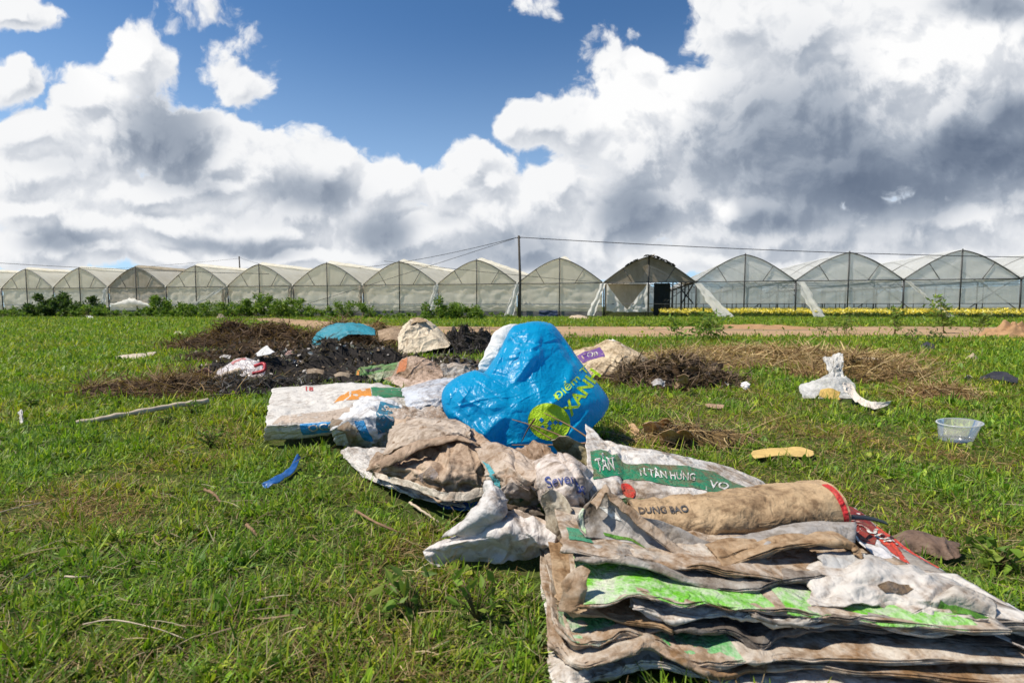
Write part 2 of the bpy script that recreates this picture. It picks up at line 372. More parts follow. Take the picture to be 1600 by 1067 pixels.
# ------------------------------------------------------------------ greenhouse row
DX, DZ, X0, Z0 = 6.35, -1.40, .42, 39.6
WID = math.hypot(DX, DZ); E = np.array([DX, DZ])/WID; DP = np.array([-E[1], E[0]])
GUT, RID, LEN = 2.5, 4.35, 34.0
def B(u, v, z):                                # u along the row from valley 0, v into the depth
    p = np.array([X0, Z0])+E*u+DP*v; return np.array([p[0], p[1], z])
def BA(u, v, z): 
    u, v, z = np.broadcast_arrays(np.asarray(u, float), np.asarray(v, float), np.asarray(z, float))
    return np.stack([X0+E[0]*u+DP[0]*v, Z0+E[1]*u+DP[1]*v, z], -1)
def arch(s):                                   # s 0..1 across the bay
    t = 1-np.abs(2*s-1); return GUT+(RID-GUT)*np.sin(t*R(76))/math.sin(R(76))
BAY = {}
def bay(n, label, gable=M_GABLE, curtain=M_CURTAIN, roof=M_ROOF, style='closed', seed=0):
    u0 = n*WID
    t = thing('greenhouse', B(u0+WID/2, 0, 0), label, 'greenhouse', 'greenhouse bays in a row behind the field')
    # roof skins with a raised vent lip at the ridge, sagging a little between the hoops
    for side in (0, 1):
        ts = np.linspace(0, 1.0, 12)
        vs = np.linspace(-.12, LEN, 35)
        s = ts/2 if side == 0 else 1-ts/2
        TT, VV = np.meshgrid(s, vs)
        Z = arch(TT)+.02-.05*np.abs(np.sin(VV*math.pi/3))*np.sin(np.abs(2*TT-1)*math.pi)+.05*fbm(TT*6+n*3, VV*.7, 3, seed+side)
        U = u0+TT*WID
        G = BA(U, VV, Z)
        if side == 0:                          # lip
            lip = np.stack([BA(np.full(35, u0+WID/2+.2), vs, arch(.5)+.12+.04*fbm(vs, vs*0+n, 2, 5)), BA(np.full(35, u0+WID/2+.42), vs, arch(.5)+.19+.05*fbm(vs, vs*0+n, 2, 9))], 1)
            G = np.concatenate([G, lip], 1)
        k = G.shape[1]
        if style == 'torn' and side == 1: G = G[:8]
        obj('roof_film', G.reshape(-1, 3), [gridq(G.shape[0], k)], M_OLD if style == 'old' and side == 0 else roof, t)
    # gable
    ss = np.linspace(0, 1, 29); zz = np.linspace(0, 1, 8)
    S2, Z2 = np.meshgrid(ss, zz); top = arch(S2)
    wob = .03*fbm(S2*9, Z2*3+n, 3, seed+3)
    obj('gable_cover', BA(u0+S2*WID, wob, GUT+.02+(top-GUT-.04)*Z2).reshape(-1, 3), [gridq(8, 29)], gable, t)
    # curtain below the gutter
    low = .95
    def panel(s0, s1, z0, z1, mat, name, amp=.05, v=.02, k=16):
        a, c = np.meshgrid(np.linspace(s0, s1, k*2), np.linspace(0, 1, k))
        z = z0+(z1-z0)*c
        return obj(name, BA(u0+a*WID, v+amp*fbm(a*14+n*5, c*2.5, 3, seed+8), z).reshape(-1, 3), [gridq(k, k*2)], mat, t)
    if style in ('closed', 'old'):
        panel(.01, .99, .93, GUT-.03, curtain, 'front_curtain', .07)
        panel(.01, .99, .42, .91, M_CURTAIN if style == 'closed' else M_WHITEPL, 'lower_skirt', .05, .05)
        panel(.01, .99, .0, .40, M_WALL, 'base_wall', .01, .04)
    elif style == 'torn':
        panel(.56, .74, .0, GUT-.05, M_BLACKNET_DARK, 'dark_interior_sheet', .08, .3)  # black sheet stands in for the unlit interior behind the open side
    else:
        panel(.01, .99, .93, GUT-.03, curtain, 'front_net', .03)
    if n == 0: panel(.26, .48, .02, .46, M_BLUEPL, 'blue_tarp', .04, -.06)
    # frame
    def bar(pts, r, name='frame_bar', mat=M_STEEL): return MB().tube(pts, r).build(name, mat, t)
    r_ = .05
    bar([B(u0+.06, -.04, 0), B(u0+.03, -.04, GUT)], r_, 'post', M_DARKSTEEL)
    bar([B(u0+WID/2, -.06, 0), B(u0+WID/2, -.06, RID+.1)], r_*.8, 'post', M_DARKSTEEL)
    bar([B(u0+.05, -.05, GUT), B(u0+WID-.05, -.05, GUT)], r_*.7, 'crossbar')
    bar([B(u0+.05, -.05, .94), B(u0+WID-.05, -.05, .94)], r_*.5, 'crossbar')
    sa = np.linspace(.01, .99, 25)
    bar(BA(u0+sa*WID, -.05, arch(sa)+.01), r_*.8, 'arch_rib')
    for a, c in ((.22, .32), (.78, .68)):
        bar([B(u0+a*WID, -.05, arch(a)), B(u0+c*WID, -.05, GUT)], r_*.45, 'brace')
    bar([B(u0, -.1, GUT+.02), B(u0, LEN, GUT+.02)], .09, 'gutter', M_WHITEPL if style != 'open' else M_STEEL)
    if style in ('open', 'torn'):
        for v in np.arange(4, LEN, 5.0):
            bar([B(u0, v, 0), B(u0, v, GUT)], .045, 'inner_post', M_DARKSTEEL)
            bar([B(u0+WID/2, v, 0), B(u0+WID/2, v, GUT)], .03, 'inner_post', M_DARKSTEEL)
            bar([B(u0, v, GUT), B(u0+WID, v, GUT)], .03, 'crossbar')
            bar(BA(u0+sa*WID, v, arch(sa)-.03), .03, 'arch_rib')
        bar([B(u0+WID-.1, .3, GUT), B(u0+WID*.62, .3, .7)], .03, 'brace'); bar([B(u0+.1, 4, GUT), B(u0+WID*.4, 4, .4)], .03, 'brace')
        a, c = np.meshgrid(np.linspace(0, 1, 20), np.linspace(0, 1, 6))
        obj('end_net', BA(u0+a*WID, LEN+0*a, arch(a)*c).reshape(-1, 3), [gridq(6, 20)], M_ENDNET, t)
    if n == 5:
        a, c = np.meshgrid(np.linspace(0, 1, 30), np.linspace(0, 1, 8)); obj('side_net', BA(u0+WID+0*a, a*LEN, GUT*c+.05*fbm(a*20, c*2, 2, 3)).reshape(-1, 3), [gridq(8, 30)], M_ENDNET, t)
    BAY[n] = t
    return t
def flap(t, p0, p1, w0, w1, mat=M_WHITEPL, sag=.15, seed=0):   # rolled or loose plastic hanging off the gutter
    n = 20; s = np.linspace(0, 1, n); c = p0+(p1-p0)*s[:, None]; c[:, 2] -= sag*np.sin(s*math.pi); c[:, 1] -= .1
    wd = w0+(w1-w0)*s+.05*fbm(s*6, s*0, 3, seed)
    k = 7; q = np.linspace(-.5, .5, k)
    side = E
    V = c[:, None]+np.concatenate([side, [0]])[None, None]*(q[None, :]*wd[:, None])[..., None]
    V[..., 1] -= .12*np.cos(q*math.pi*3+seed)[None, :]*(.5+s[:, None]*.5)+.06*fbm(s[:, None]*7, q[None, :]*5, 3, seed+4)
    V[..., :2] += (E*1.)[None, None]*(.10*fbm(s[:, None]*5, q[None, :]*2+3, 3, seed+6))[..., None]
    V[..., 2] = np.maximum(V[..., 2], .03)
    return obj('plastic_flap', V.reshape(-1, 3), [gridq(n, k)], mat, t)
bay(-9, 'greenhouse bay cut by the left edge of the photo', seed=1)
bay(-8, 'leftmost whole greenhouse bay, behind the dark round bush', seed=2)
bay(-7, 'pale greenhouse bay just left of the brown-stained one', seed=3)
bay(-6, 'greenhouse bay with brown-stained sagging front plastic and bundled sheet', M_OLD, M_OLD, style='old', seed=4)
bay(-5, 'greenhouse bay with slanting white plastic, right of the brown-stained one', seed=5)
bay(-4, 'greenhouse bay behind the right end of the long low thicket', seed=6)
bay(-3, 'cream greenhouse bay between the long thicket and the small low bush', seed=7)
bay(-2, 'cream greenhouse bay directly behind the teal sack on the heap', seed=8)
bay(-1, 'cream greenhouse bay behind the round bush, left of the utility pole', seed=9)
bay(0, 'greenhouse bay right of the utility pole with blue tarp along its foot', seed=10)
bay(1, 'derelict greenhouse bay with torn hanging front and dark open side', M_DERELICT, M_DERELICT, M_OLD, style='torn', seed=11)
bay(2, 'clear netted greenhouse bay right of the torn derelict one', M_NETGABLE, M_NET, M_ROOFCLEAR, 'open', 12)
bay(3, 'clear greenhouse bay in the middle of the yellow flower bed', M_NETGABLE, M_NET, M_ROOFCLEAR, 'open', 13)
bay(4, 'clear greenhouse bay behind the leafy sapling at the right', M_NETGABLE, M_NET, M_ROOFCLEAR, 'open', 14)
bay(5, 'greenhouse bay cut by the right edge of the photo', M_NETGABLE, M_NET, M_ROOFCLEAR, 'open', 15)
for n, du, w0, w1 in ((-8, -.1, .3, .6), (-6, -.2, .35, .7), (-1, -.5, .35, .6), (0, -.6, .4, .7)):
    flap(BAY[n], B(n*WID, -.2, GUT-.05), B(n*WID+du, -.6, .05), w0, w1, M_WHITEPL, .05, n)
flap(BAY[-5], B(-4*WID-.2, -.25, GUT-.1), B(-5*WID+1.6, -.8, .35), .5, .9, M_WHITEPL, .25, 3)
flap(BAY[-5], B(-4*WID-.05, -.25, GUT), B(-4*WID+.05, -.5, .2), .5, .3, M_OLD, .05, 5)
flap(BAY[-3], B(-3*WID, -.25, GUT), B(-3*WID+.05, -.5, 1.0), .4, .25, M_OLD, .05, 6)
flap(BAY[-2], B(-2*WID, -.25, GUT), B(-2*WID+.0, -.5, .8), .45, .3, M_OLD, .05, 7)
flap(BAY[1], B(1*WID, -.25, GUT-.05), B(1*WID-.9, -.7, .1), .25, .5, M_WHITEPL, .05, 8)
flap(BAY[2], B(2*WID+.1, -.25, GUT-.1), B(2*WID+1.9, -1.2, .02), .35, 1.1, M_WHITEPL, .05, 9)
flap(BAY[3], B(3*WID+.2, -.25, GUT-.05), B(3*WID+1.3, -1.0, .02), .55, .8, M_WHITEPL, .12, 10)
flap(BAY[4], B(4*WID+.1, -.25, GUT-.1), B(4*WID+2.4, -.9, .02), .3, .5, M_WHITEPL, .05, 11)
# bundled sheet in front of the stained bay
def bundle():
    t = BAY[-6]; n, k = 26, 12; s = np.linspace(0, 1, n); th = np.linspace(0, 2*math.pi, k)
    c = BA(-6*WID+.6+s*4.6, -.35, .85+.25*np.sin(s*3.1)+.1*fbm(s*5, s*0, 3, 3)); r = .10+.22*np.sin(s*math.pi)**2
    V = c[:, None]+np.stack([0*th, np.cos(th), np.sin(th)], -1)[None]*(r[:, None]*(1+.5*fbm(s[:, None]*9, th[None]*1.2, 3, 4)))[..., None]
    obj('rolled_sheet', V.reshape(-1, 3), [gridq(n, k)], M_WHITEPL, t)
bundle()
def torn_front():
    t = BAY[1]; u0 = WID
    a, c = np.meshgrid(np.linspace(0, 1, 40), np.linspace(0, 1, 18)); s = .04+.45*a
    hole = np.abs(a-.5)*2                        # the curtain sags into a V
    ztop = .55+ (GUT-.6)*np.clip(hole, 0, 1)**1.1
    z = .38+(ztop-.38)*c
    V = BA(u0+s*WID, -.12-.14*np.sin(a*26)*(.3+c)*.6+.08*fbm(a*9, c*4, 3, 5), z+.05*fbm(a*12, c*2, 3, 7))
    obj('torn_curtain', V.reshape(-1, 3), [gridq(18, 40)], M_WHITEPL, t)
    a, c = np.meshgrid(np.linspace(0, 1, 20), np.linspace(0, 1, 10))
    obj('back_curtain', BA(u0+(.02+.5*a)*WID, 1.2+.1*fbm(a*8, c*3, 3, 9), .4+(GUT-.45)*c).reshape(-1, 3), [gridq(10, 20)], M_OLD, t)
    # rags along the right roof edge
    a, c = np.meshgrid(np.linspace(0, 1, 30), np.linspace(-.5, .5, 5))
    ss = .44+.34*a
    V = BA(u0+ss*WID, -.15+c*.9, arch(ss)+.10+.08*fbm(a*14, c*3, 3, 12))
    obj('roof_rag', V.reshape(-1, 3), [gridq(5, 30)], M_BLACKNET_DARK, t)
    ss = .24+.14*a
    obj('roof_rag', BA(u0+ss*WID, -.15+c*.7, arch(ss)+.08+.08*fbm(a*10, c*3, 3, 14)).reshape(-1, 3), [gridq(5, 30)], M_BLACKNET_DARK, t)
    for u in (.77, .86, .9): MB().tube([B(u0+u*WID, .6, 0), B(u0+u*WID, .6, GUT)], .05).build('inner_post', M_DARKSTEEL, t)
    MB().tube([B(u0+.86*WID, .6, .9), B(u0+.99*WID, .6, GUT-.1)], .05).tube([B(u0+.86*WID, .6, 2.0), B(u0+.99*WID, .6, 1.0)], .05).build('brace', M_DARKSTEEL, t)
torn_front()

# ------------------------------------------------------------------ utility poles and wires
def pole(p, h, r, label):
    t = thing('utility_pole', p, label, 'utility pole')
    MB().tube([p, p+np.array([.02, 0, h*.5]), p+np.array([-.06, 0, h])], [r, r*.9, r*.75], 8).build('shaft', M_POLE, t)
    MB().tube([p+np.array([-.16, 0, h-.12]), p+np.array([.06, 0, h-.12])], .035).build('insulator', M_DARKSTEEL, t)
    return t
pp = D(812, 494, 31.5); pp[2] = 0
pole(pp, 5.05, .085, 'tall thin wooden utility pole rising between two greenhouses')
top = pp+np.array([-.1, -.02, 4.95])
pq = D(377, 479, 78); pq[2] = 0
pole(pq, 8.3, .12, 'distant pole tip showing above the greenhouse roofs at left')
def wire(a, b, sag, label, r=.018):
    s = np.linspace(0, 1, 30)[:, None]; pts = a+(b-a)*s; pts[:, 2] -= sag*4*s[:, 0]*(1-s[:, 0])
    tag(MB().tube(pts, r, 5).build('overhead_wire', M_WIRE), label, 'wire')
wire(top, D(1760, 404, 31.5), .25, 'long black wire running from the pole top to the right', .022)
wire(top, pq+np.array([0, 0, 8.1]), 1.9, 'sagging wire from the pole top to the distant pole')
wire(top, D(470, 478, 33), .05, 'straight guy wire slanting from the pole top down to the left', .014)
wire(D(-60, 407, 42), D(420, 428, 36), .15, 'thin wire crossing the leftmost greenhouse fronts')
wire(D(600, 408, 37), D(1000, 446, 36), .1, 'thin wire slanting across the greenhouse fronts behind the pole', .015)
wire(pq+np.array([0, 0, 8.0]), D(-40, 425, 90), .6, 'faint far wire from the distant pole to the left')

# ------------------------------------------------------------------ leafy plants
def leaves(C, n, size, cols, seed, up=.3, aspect=.45):
    """n leaf blades at centres C (n,3): two quads folded along the midrib"""
    r = np.random.default_rng(seed); n = len(C)
    d = r.normal(size=(n, 3)); d[:, 2] = d[:, 2]*.6+up; d /= np.linalg.norm(d, axis=1)[:, None]
    s = np.cross(d, r.normal(size=(n, 3))); s /= np.linalg.norm(s, axis=1)[:, None]; nn = np.cross(s, d)
    L = size*r.uniform(.6, 1.35, n)[:, None]; w = L*aspect
    V = np.stack([C, C+d*L*.45+s*w*.5+nn*w*.12, C+d*L, C+d*L*.45-s*w*.5+nn*w*.12], 1).reshape(-1, 3)
    Q = np.arange(n*4).reshape(n, 4)
    cols = np.asarray(cols); k = cols[r.integers(0, len(cols), n)]*r.uniform(.65, 1.35, (n, 1))
    return V, Q, np.repeat(k, 4, 0)
GREENS = [(.13, .22, .03), (.17, .27, .035), (.09, .16, .025), (.23, .30, .05)]
DGREENS = [(.05, .09, .022), (.07, .12, .028), (.09, .14, .03)]
def bush(px, Y, w, h, n, label, cols=GREENS, size=.16, seed=0, group=None, dy=.7):
    p = D(px, HOR, Y); p[2] = 0; h = h*1.3; w = w*1.1; n = int(n*1.5)
    r = np.random.default_rng(seed+50)
    t = thing('bush', p, label, 'bush', group)
    nc = max(10, int(w*9)); cc = np.stack([r.uniform(-.5, .5, nc)*w, r.uniform(-.5, .5, nc)*w*dy, r.uniform(.12, .82, nc)*h], 1)
    lim = np.sqrt(np.clip(1-(cc[:, 0]/(w*.56))**2, .05, 1)); cc[:, 2] *= lim*r.uniform(.7, 1.15, nc)
    idx = r.integers(0, nc, n); rad = r.uniform(.14, .36, nc)*min(w, h*1.3)*.55
    off = r.normal(size=(n, 3)); off /= np.linalg.norm(off, axis=1)[:, None]; off *= (r.uniform(0, 1, (n, 1))**.45)*rad[idx][:, None]
    C = cc[idx]+off; C[:, 2] = np.abs(C[:, 2])+.02
    C += p
    V, Q, k = leaves(C, n, size, cols, seed)
    obj('foliage', V, [Q], M_LEAF, t, tint=k, smooth=False)
    mb = MB()
    for i in range(min(nc, 12)): mb.tube([p+np.array([r.normal()*.08, r.normal()*.08, 0]), p+cc[i]*np.array([.6, .6, .6]), p+cc[i]], [.022, .015, .006], 5)
    mb.build('stem', M_STEM, t); return t
bush(100, 36, 3.6, 1.5, 4500, 'dark round bush before the greenhouses at far left', DGREENS, .2, 1)
bush(45, 38, 3.2, .75, 1200, 'low spreading bush left of the dark round one', GREENS, .2, 2)
bush(135, 35, 2.4, .8, 900, 'low bush growing against the dark round bush', GREENS, .18, 3)
bush(256, 38, 1.9, 1.25, 2000, 'bright green upright bush before the stained greenhouse', GREENS, .2, 4)
bush(330, 35, 4.4, .95, 2200, 'low leafy bush at the left end of the long thicket', GREENS, .17, 5)
bush(400, 35, 3.8, 1.25, 4000, 'tallest bush in the long thicket before the greenhouses', GREENS, .17, 6)
bush(450, 34, 2.8, 1.15, 2000, 'bush at the right end of the long thicket', GREENS, .17, 7)
bush(545, 32, 2.4, .9, 1500, 'small bush left of the heap, before a cream greenhouse', GREENS, .15, 8)
bush(600, 32, 1.6, .45, 500, 'very low weedy bush right of the small bush', GREENS, .13, 9)
bush(706, 30, 2.9, 1.05, 4000, 'round bush standing left of the utility pole', GREENS, .15, 10)
bush(190, 36, 4.0, .45, 900, 'low weeds between the dark round bush and the stained greenhouse', GREENS, .15, 12)
bush(20, 35, 3.6, .5, 900, 'low weeds at the left edge below the greenhouses', GREENS, .15, 13)
bush(490, 33, 2.2, .5, 700, 'low weeds between the long thicket and the small bush', GREENS, .14, 14)
bush(640, 31, 2.4, .3, 500, 'short weeds just left of the round bush', GREENS, .12, 15)
bush(770, 33, 2.6, .3, 500, 'short weeds at the foot of the utility pole', GREENS, .12, 16)
bush(285, 34, 3.2, .6, 1200, 'ankle-high weeds below the stained greenhouse', GREENS, .14, 11)
def sapling(px, py, h, label, nleaf=60, size=.09, seed=0, spread=.35, cols=GREENS, nst=1):
    p = P(px, py, 0); nleaf = nleaf*2; r = np.random.default_rng(seed+90); t = thing('sapling', p, label, 'sapling')
    mb = MB(); C = []
    for k in range(nst):
        q = p+np.array([r.normal()*.05*nst, r.normal()*.04*nst, 0]); tip = q+np.array([r.normal()*.16*h, r.normal()*.1*h, h*r.uniform(.75, 1)])
        mid = (q+tip)/2+np.array([r.normal()*.04, 0, .03]); mb.tube([q, mid, tip], [.012*h+.003, .008*h+.002, .003], 5)
        for i in range(nleaf//nst):
            s = r.uniform(.2, 1.03); b0 = q+(tip-q)*s; o = np.array([r.normal(), r.normal(), r.normal()*.35])*spread*h*.42*(1.15-s*.6)
            if i % 4 == 0: mb.tube([b0, b0+o*.9], [.004*h+.001, .002], 4)
            C.append(b0+o)
    C = np.array(C); C[:, 2] = np.maximum(C[:, 2], .02)
    V, Q, k = leaves(C, len(C), size, cols, seed, .25, .3); obj('leaves', V, [Q], M_LEAF, t, tint=k, smooth=False); mb.build('stem', M_STEM, t)
sapling(1476, 521, 1.05, 'tall leafy sapling standing before the clear greenhouses', 120, .15, 1, .45)
sapling(1104, 532, .62, 'dark bushy sapling at the near edge of the dirt track', 190, .15, 2, .7, GREENS, 6)
sapling(1300, 522, .5, 'ragged weed clump at the track edge under the flower bed', 110, .12, 3, .9, GREENS, 5)
sapling(1395, 524, .85, 'thin bright weed stalk left of the tall sapling', 70, .12, 4, .3, GREENS, 2)
sapling(1528, 522, .6, 'pale yellow-green sapling right of the tall sapling', 60, .12, 5, .4, [(.12, .17, .03)], 1)
sapling(1450, 540, .3, 'dark low weed in the grass below the tall sapling', 70, .08, 6, .9, DGREENS, 4)

# ------------------------------------------------------------------ yellow flower bed
def flowers():
    n = 24000; r = np.random.default_rng(21)
    u = r.uniform(1.62*WID, 6*WID, n); v = -.9+r.uniform(0, 1, n)**1.7*14; z = .36+.16*fbm(u*2.2, v*2.2, 3, 3)+r.uniform(-.02, .13, n)
    C = BA(u, v, np.maximum(z, .15)); V, Q, k = leaves(C, n, .11, [(.88, .72, .10), (.84, .70, .14), (.9, .82, .35), (.75, .64, .08)], 5, .9, .9)
    m = 14000; u = r.uniform(1.62*WID, 6*WID, m); v = -1.0+r.uniform(0, 1, m)**1.7*14
    C = BA(u, v, r.uniform(.0, .34, m)); V2, Q2, k2 = leaves(C, m, .14, DGREENS, 6, .4, .4)
    tag(obj('flower_bed', np.vstack([V, V2]), [np.vstack([Q, Q2+len(V)])], M_LEAF, tint=np.vstack([k, k2]), smooth=False), 'long bed of yellow flowers inside the clear greenhouses', 'flower bed', kind='stuff')
flowers()
# ------------------------------------------------------------------ foreground helpers: sheets, decals, heaps
MASK = np.zeros((1200, 1700), bool)          # ground cells (1 cm) covered by things, where no grass grows
def mark(V, z=.3):
    V = V[V[:, 2] < z]; ix = ((V[:, 0]+6)*100).astype(int); iy = ((V[:, 1]-.5)*100).astype(int)
    ok = (ix > 1) & (ix < 1198) & (iy > 1) & (iy < 1698)
    for dx in (-1, 0, 1):
        for dy in (-1, 0, 1): MASK[ix[ok]+dx, iy[ok]+dy] = True
def cr1(A, n):
    """Catmull-Rom along axis 0 to n samples"""
    A = np.asarray(A, float); m = len(A); t = np.linspace(0, m-1, n); i = np.minimum(t.astype(int), m-2); f = (t-i).reshape((-1,)+(1,)*(A.ndim-1))
    p1 = A[i]; p2 = A[i+1]; p0 = np.where((i > 0).reshape(f.shape), A[np.maximum(i-1, 0)], 2*p1-p2); p3 = np.where((i < m-2).reshape(f.shape), A[np.minimum(i+2, m-1)], 2*p2-p1)
    return .5*(2*p1+(p2-p0)*f+(2*p0-5*p1+4*p2-p3)*f**2+(3*p1-p0-3*p2+p3)*f**3)
def normals(G):
    du = np.gradient(G, axis=1); dv = np.gradient(G, axis=0); N = np.cross(du, dv); N /= np.linalg.norm(N, axis=2)[..., None]+1e-12
    return N
def folds(u, v, n, seed, w=(.02, .06), warp=.12):
    """sum of n random crease ridges over (u,v)"""
    r = np.random.default_rng(seed); h = 0
    uu = u+warp*fbm(u*2.2, v*2.2, 3, seed+1); vv = v+warp*fbm(u*2.2+7, v*2.2, 3, seed+2)
    for k in range(n):
        a = r.uniform(0, math.pi); c = r.uniform(.05, .95, 2); ww = r.uniform(*w); ln = r.uniform(.15, .55)
        d = (uu-c[0])*math.sin(a)-(vv-c[1])*math.cos(a); al = (uu-c[0])*math.cos(a)+(vv-c[1])*math.sin(a)
        h = h+r.choice([-1, 1, 1])*r.uniform(.4, 1)*np.exp(-np.abs(d)/ww)*np.exp(-(al/ln)**2)
    return h
class Sheet: pass
def crumple(u, v, seed, k=9, f0=2.0, f1=8.0):
    r = np.random.default_rng(seed+900); h = 0; wu = u+.10*fbm(u*1.7, v*1.7, 3, seed+1); wv = v+.10*fbm(u*1.7+5, v*1.7, 3, seed+2)
    for i in range(k):
        a = r.uniform(0, math.pi); f = f0*(f1/f0)**(i/(k-1)); x = (wu*math.cos(a)+wv*math.sin(a))*f+r.uniform(0, 1)
        m = np.clip(.5+1.6*fbm(u*1.5+i*3.1, v*1.5, 2, seed+i), 0, 1.4)
        h = h+m*np.abs(x-np.round(x))*2/f*f0
    return h-np.mean(h)
def sheet(name, rows, mat, label=None, cat='sack', parent=None, nu=104, nv=92, thick=.006, puff=0.0, wr=.010, nf=22, rough=.008, edge=.01, seed=1, hpx=True, foldw=(.008, .035), group=None, grow=True, lift=0, Yr=None):
    """a cloth-like sack surface through control points given row by row (back to front), with creases and a second
    skin behind it, closed round the rim"""
    C = np.array([[P(*q) if hpx else np.array(q, float) for q in row] for row in rows])
    if Yr is not None: C = np.array([[D(q[0], q[1], Yr[0]+(Yr[1]-Yr[0])*i/(len(rows)-1)) for q in row] for i, row in enumerate(rows)])
    C[..., 2] += lift
    G = cr1(np.swapaxes(cr1(np.swapaxes(C, 0, 1), nu), 0, 1), nv)
    v, u = np.meshgrid(np.linspace(0, 1, nv), np.linspace(0, 1, nu), indexing='ij')
    # uneven hems
    lu = np.linalg.norm(np.diff(G, axis=1), axis=2).sum(1).mean(); lv = np.linalg.norm(np.diff(G, axis=0), axis=2).sum(0).mean()
    au, av = lu/.6, lv/.6
    N = normals(G)
    view = np.array([0, 0, CAM_H])-G.reshape(-1, 3).mean(0)
    if (N.reshape(-1, 3)@view).mean() < 0: N = -N; flip = True
    else: flip = False
    h = wr*folds(u*au, v*av, int(nf*max(1, au*av)), seed, foldw)+rough*(.85*crumple(u*au, v*av, seed)+.30*crumple(u*au, v*av, seed+77, 7, 7, 22)+.35*fbm(u*au*9, v*av*9, 3, seed+3))
    G2 = G+N*h[..., None]
    e1 = np.minimum(v, 1-v); e2 = np.minimum(u, 1-u)
    jit = edge*np.exp(-e1/.04)*fbm(u*au*9, v*0, 4, seed+5); jit2 = edge*np.exp(-e2/.04)*fbm(u*0, v*av*9, 4, seed+6)
    dv = np.gradient(G, axis=0); dv /= np.linalg.norm(dv, axis=2)[..., None]+1e-9; du = np.gradient(G, axis=1); du /= np.linalg.norm(du, axis=2)[..., None]+1e-9
    G2 = G2+dv*jit[..., None]+du*jit2[..., None]
    if puff: G2 = G2+N*(puff*np.sqrt(np.clip(np.sin(u*math.pi)*np.sin(v*math.pi), 0, 1)))[..., None]
    G2[..., 2] = np.maximum(G2[..., 2], .012)
    th = .003+thick*np.clip(np.sin(u*math.pi)*np.sin(v*math.pi), 0, 1)**.5
    Bk = G2-N*th[..., None]; Bk[..., 2] = np.maximum(Bk[..., 2], .004)
    n = nu*nv; q = gridq(nv, nu); qb = gridq(nv, nu, n)
    if flip: q = q[:, ::-1]
    else: qb = qb[:, ::-1]
    i = np.arange(n).reshape(nv, nu)
    rim = np.concatenate([i[0, :-1], i[:-1, -1], i[-1, :0:-1], i[:0:-1, 0]]); nx = np.roll(rim, -1)
    qs = np.stack([rim, nx, nx+n, rim+n], 1)
    if not flip: qs = qs[:, ::-1]
    o = obj(name, np.vstack([G2.reshape(-1, 3), Bk.reshape(-1, 3)]), [q, qb, qs], mat, parent)
    if label: tag(o, label, cat, group)
    mark(G2.reshape(-1, 3))
    s = Sheet(); s.o = o; s.G = G2; s.N = normals(G2)*(-1 if flip else 1); s.lu = lu; s.lv = lv
    def S(uu, vv, off):
        x = np.clip(uu, 0, 1)*(nu-1); y = np.clip(vv, 0, 1)*(nv-1); a = np.minimum(x.astype(int), nu-2); b = np.minimum(y.astype(int), nv-2); fx = (x-a)[:, None]; fy = (y-b)[:, None]
        f = lambda A: (A[b, a]*(1-fx)+A[b, a+1]*fx)*(1-fy)+(A[b+1, a]*(1-fx)+A[b+1, a+1]*fx)*fy
        return f(s.G)+f(s.N)*off
    s.S = S; return s
def flat_tris(bm, cut):
    bmesh.ops.triangulate(bm, faces=bm.faces[:])
    for _ in range(8):
        E_ = [e for e in bm.edges if e.calc_length() > cut]
        if not E_: break
        bmesh.ops.subdivide_edges(bm, edges=E_, cuts=1); bmesh.ops.triangulate(bm, faces=[f for f in bm.faces if len(f.verts) > 3])
    V = np.array([v.co[:2] for v in bm.verts]); bm.verts.index_update(); T = np.array([[v.index for v in f.verts] for f in bm.faces]); bm.free(); return V, T
def text_shape(txt, cut=.06, bold=0.0):
    cu = bpy.data.curves.new('t', 'FONT'); cu.body = txt; cu.size = 1; cu.offset = bold; cu.resolution_u = 3
    ob = bpy.data.objects.new('t', cu); COL.objects.link(ob)
    me = bpy.data.meshes.new_from_object(ob.evaluated_get(bpy.context.evaluated_depsgraph_get()))
    bm = bmesh.new(); bm.from_mesh(me); bpy.data.objects.remove(ob); bpy.data.curves.remove(cu); bpy.data.meshes.remove(me)
    V, T = flat_tris(bm, cut); V = V-V.min(0); return V, T
def poly_shape(pts, cut=.04):
    bm = bmesh.new(); bm.faces.new([bm.verts.new((x, y, 0)) for x, y in pts]); return flat_tris(bm, cut)
def circle_pts(cx, cy, rx, ry, n=28): return [(cx+rx*math.cos(a), cy+ry*math.sin(a)) for a in np.linspace(0, 2*math.pi, n, endpoint=False)]
def decal(sh, name, V, T, mat, off=.0022):
    W_ = sh.S(V[:, 0], V[:, 1], off)
    a, b, c = W_[T[:, 0]], W_[T[:, 1]], W_[T[:, 2]]
    return obj(name, W_, [T], mat, sh.o)
def dpoly(sh, name, pts, mat, off=.002):
    if getattr(sh, 'folded', False): pts = [(a, float(np.interp(b, [0, .286, .43, .465, .475], [0, .167, .25, .37, .405]))) for a, b in pts]
    V, T = poly_shape(pts); return decal(sh, name, V, T, mat, off)
def dtext(sh, name, txt, u, v, w, hgt, mat, off=.0035, bold=.015, ang=0, flipv=True):
    """text whose top-left sits at (u,v); w = width in u, hgt = cap height in v"""
    V, T = text_shape(txt, bold=bold); V = V/np.array([V[:, 0].max(), V[:, 1].max()]); x = V[:, 0]*w; y = (1-V[:, 1])*hgt
    c, s_ = math.cos(ang), math.sin(ang)
    return decal(sh, name, np.stack([u+x*c-y*s_, v+x*s_+y*c], 1), T, mat, off)

def ink(name, col, wear=.35, rough=.5, dirt=(.2, .13, .07), seed=0, trans=.0):
    return sack(col, dirt, wear, rough, trans, 9, seed+3.3)

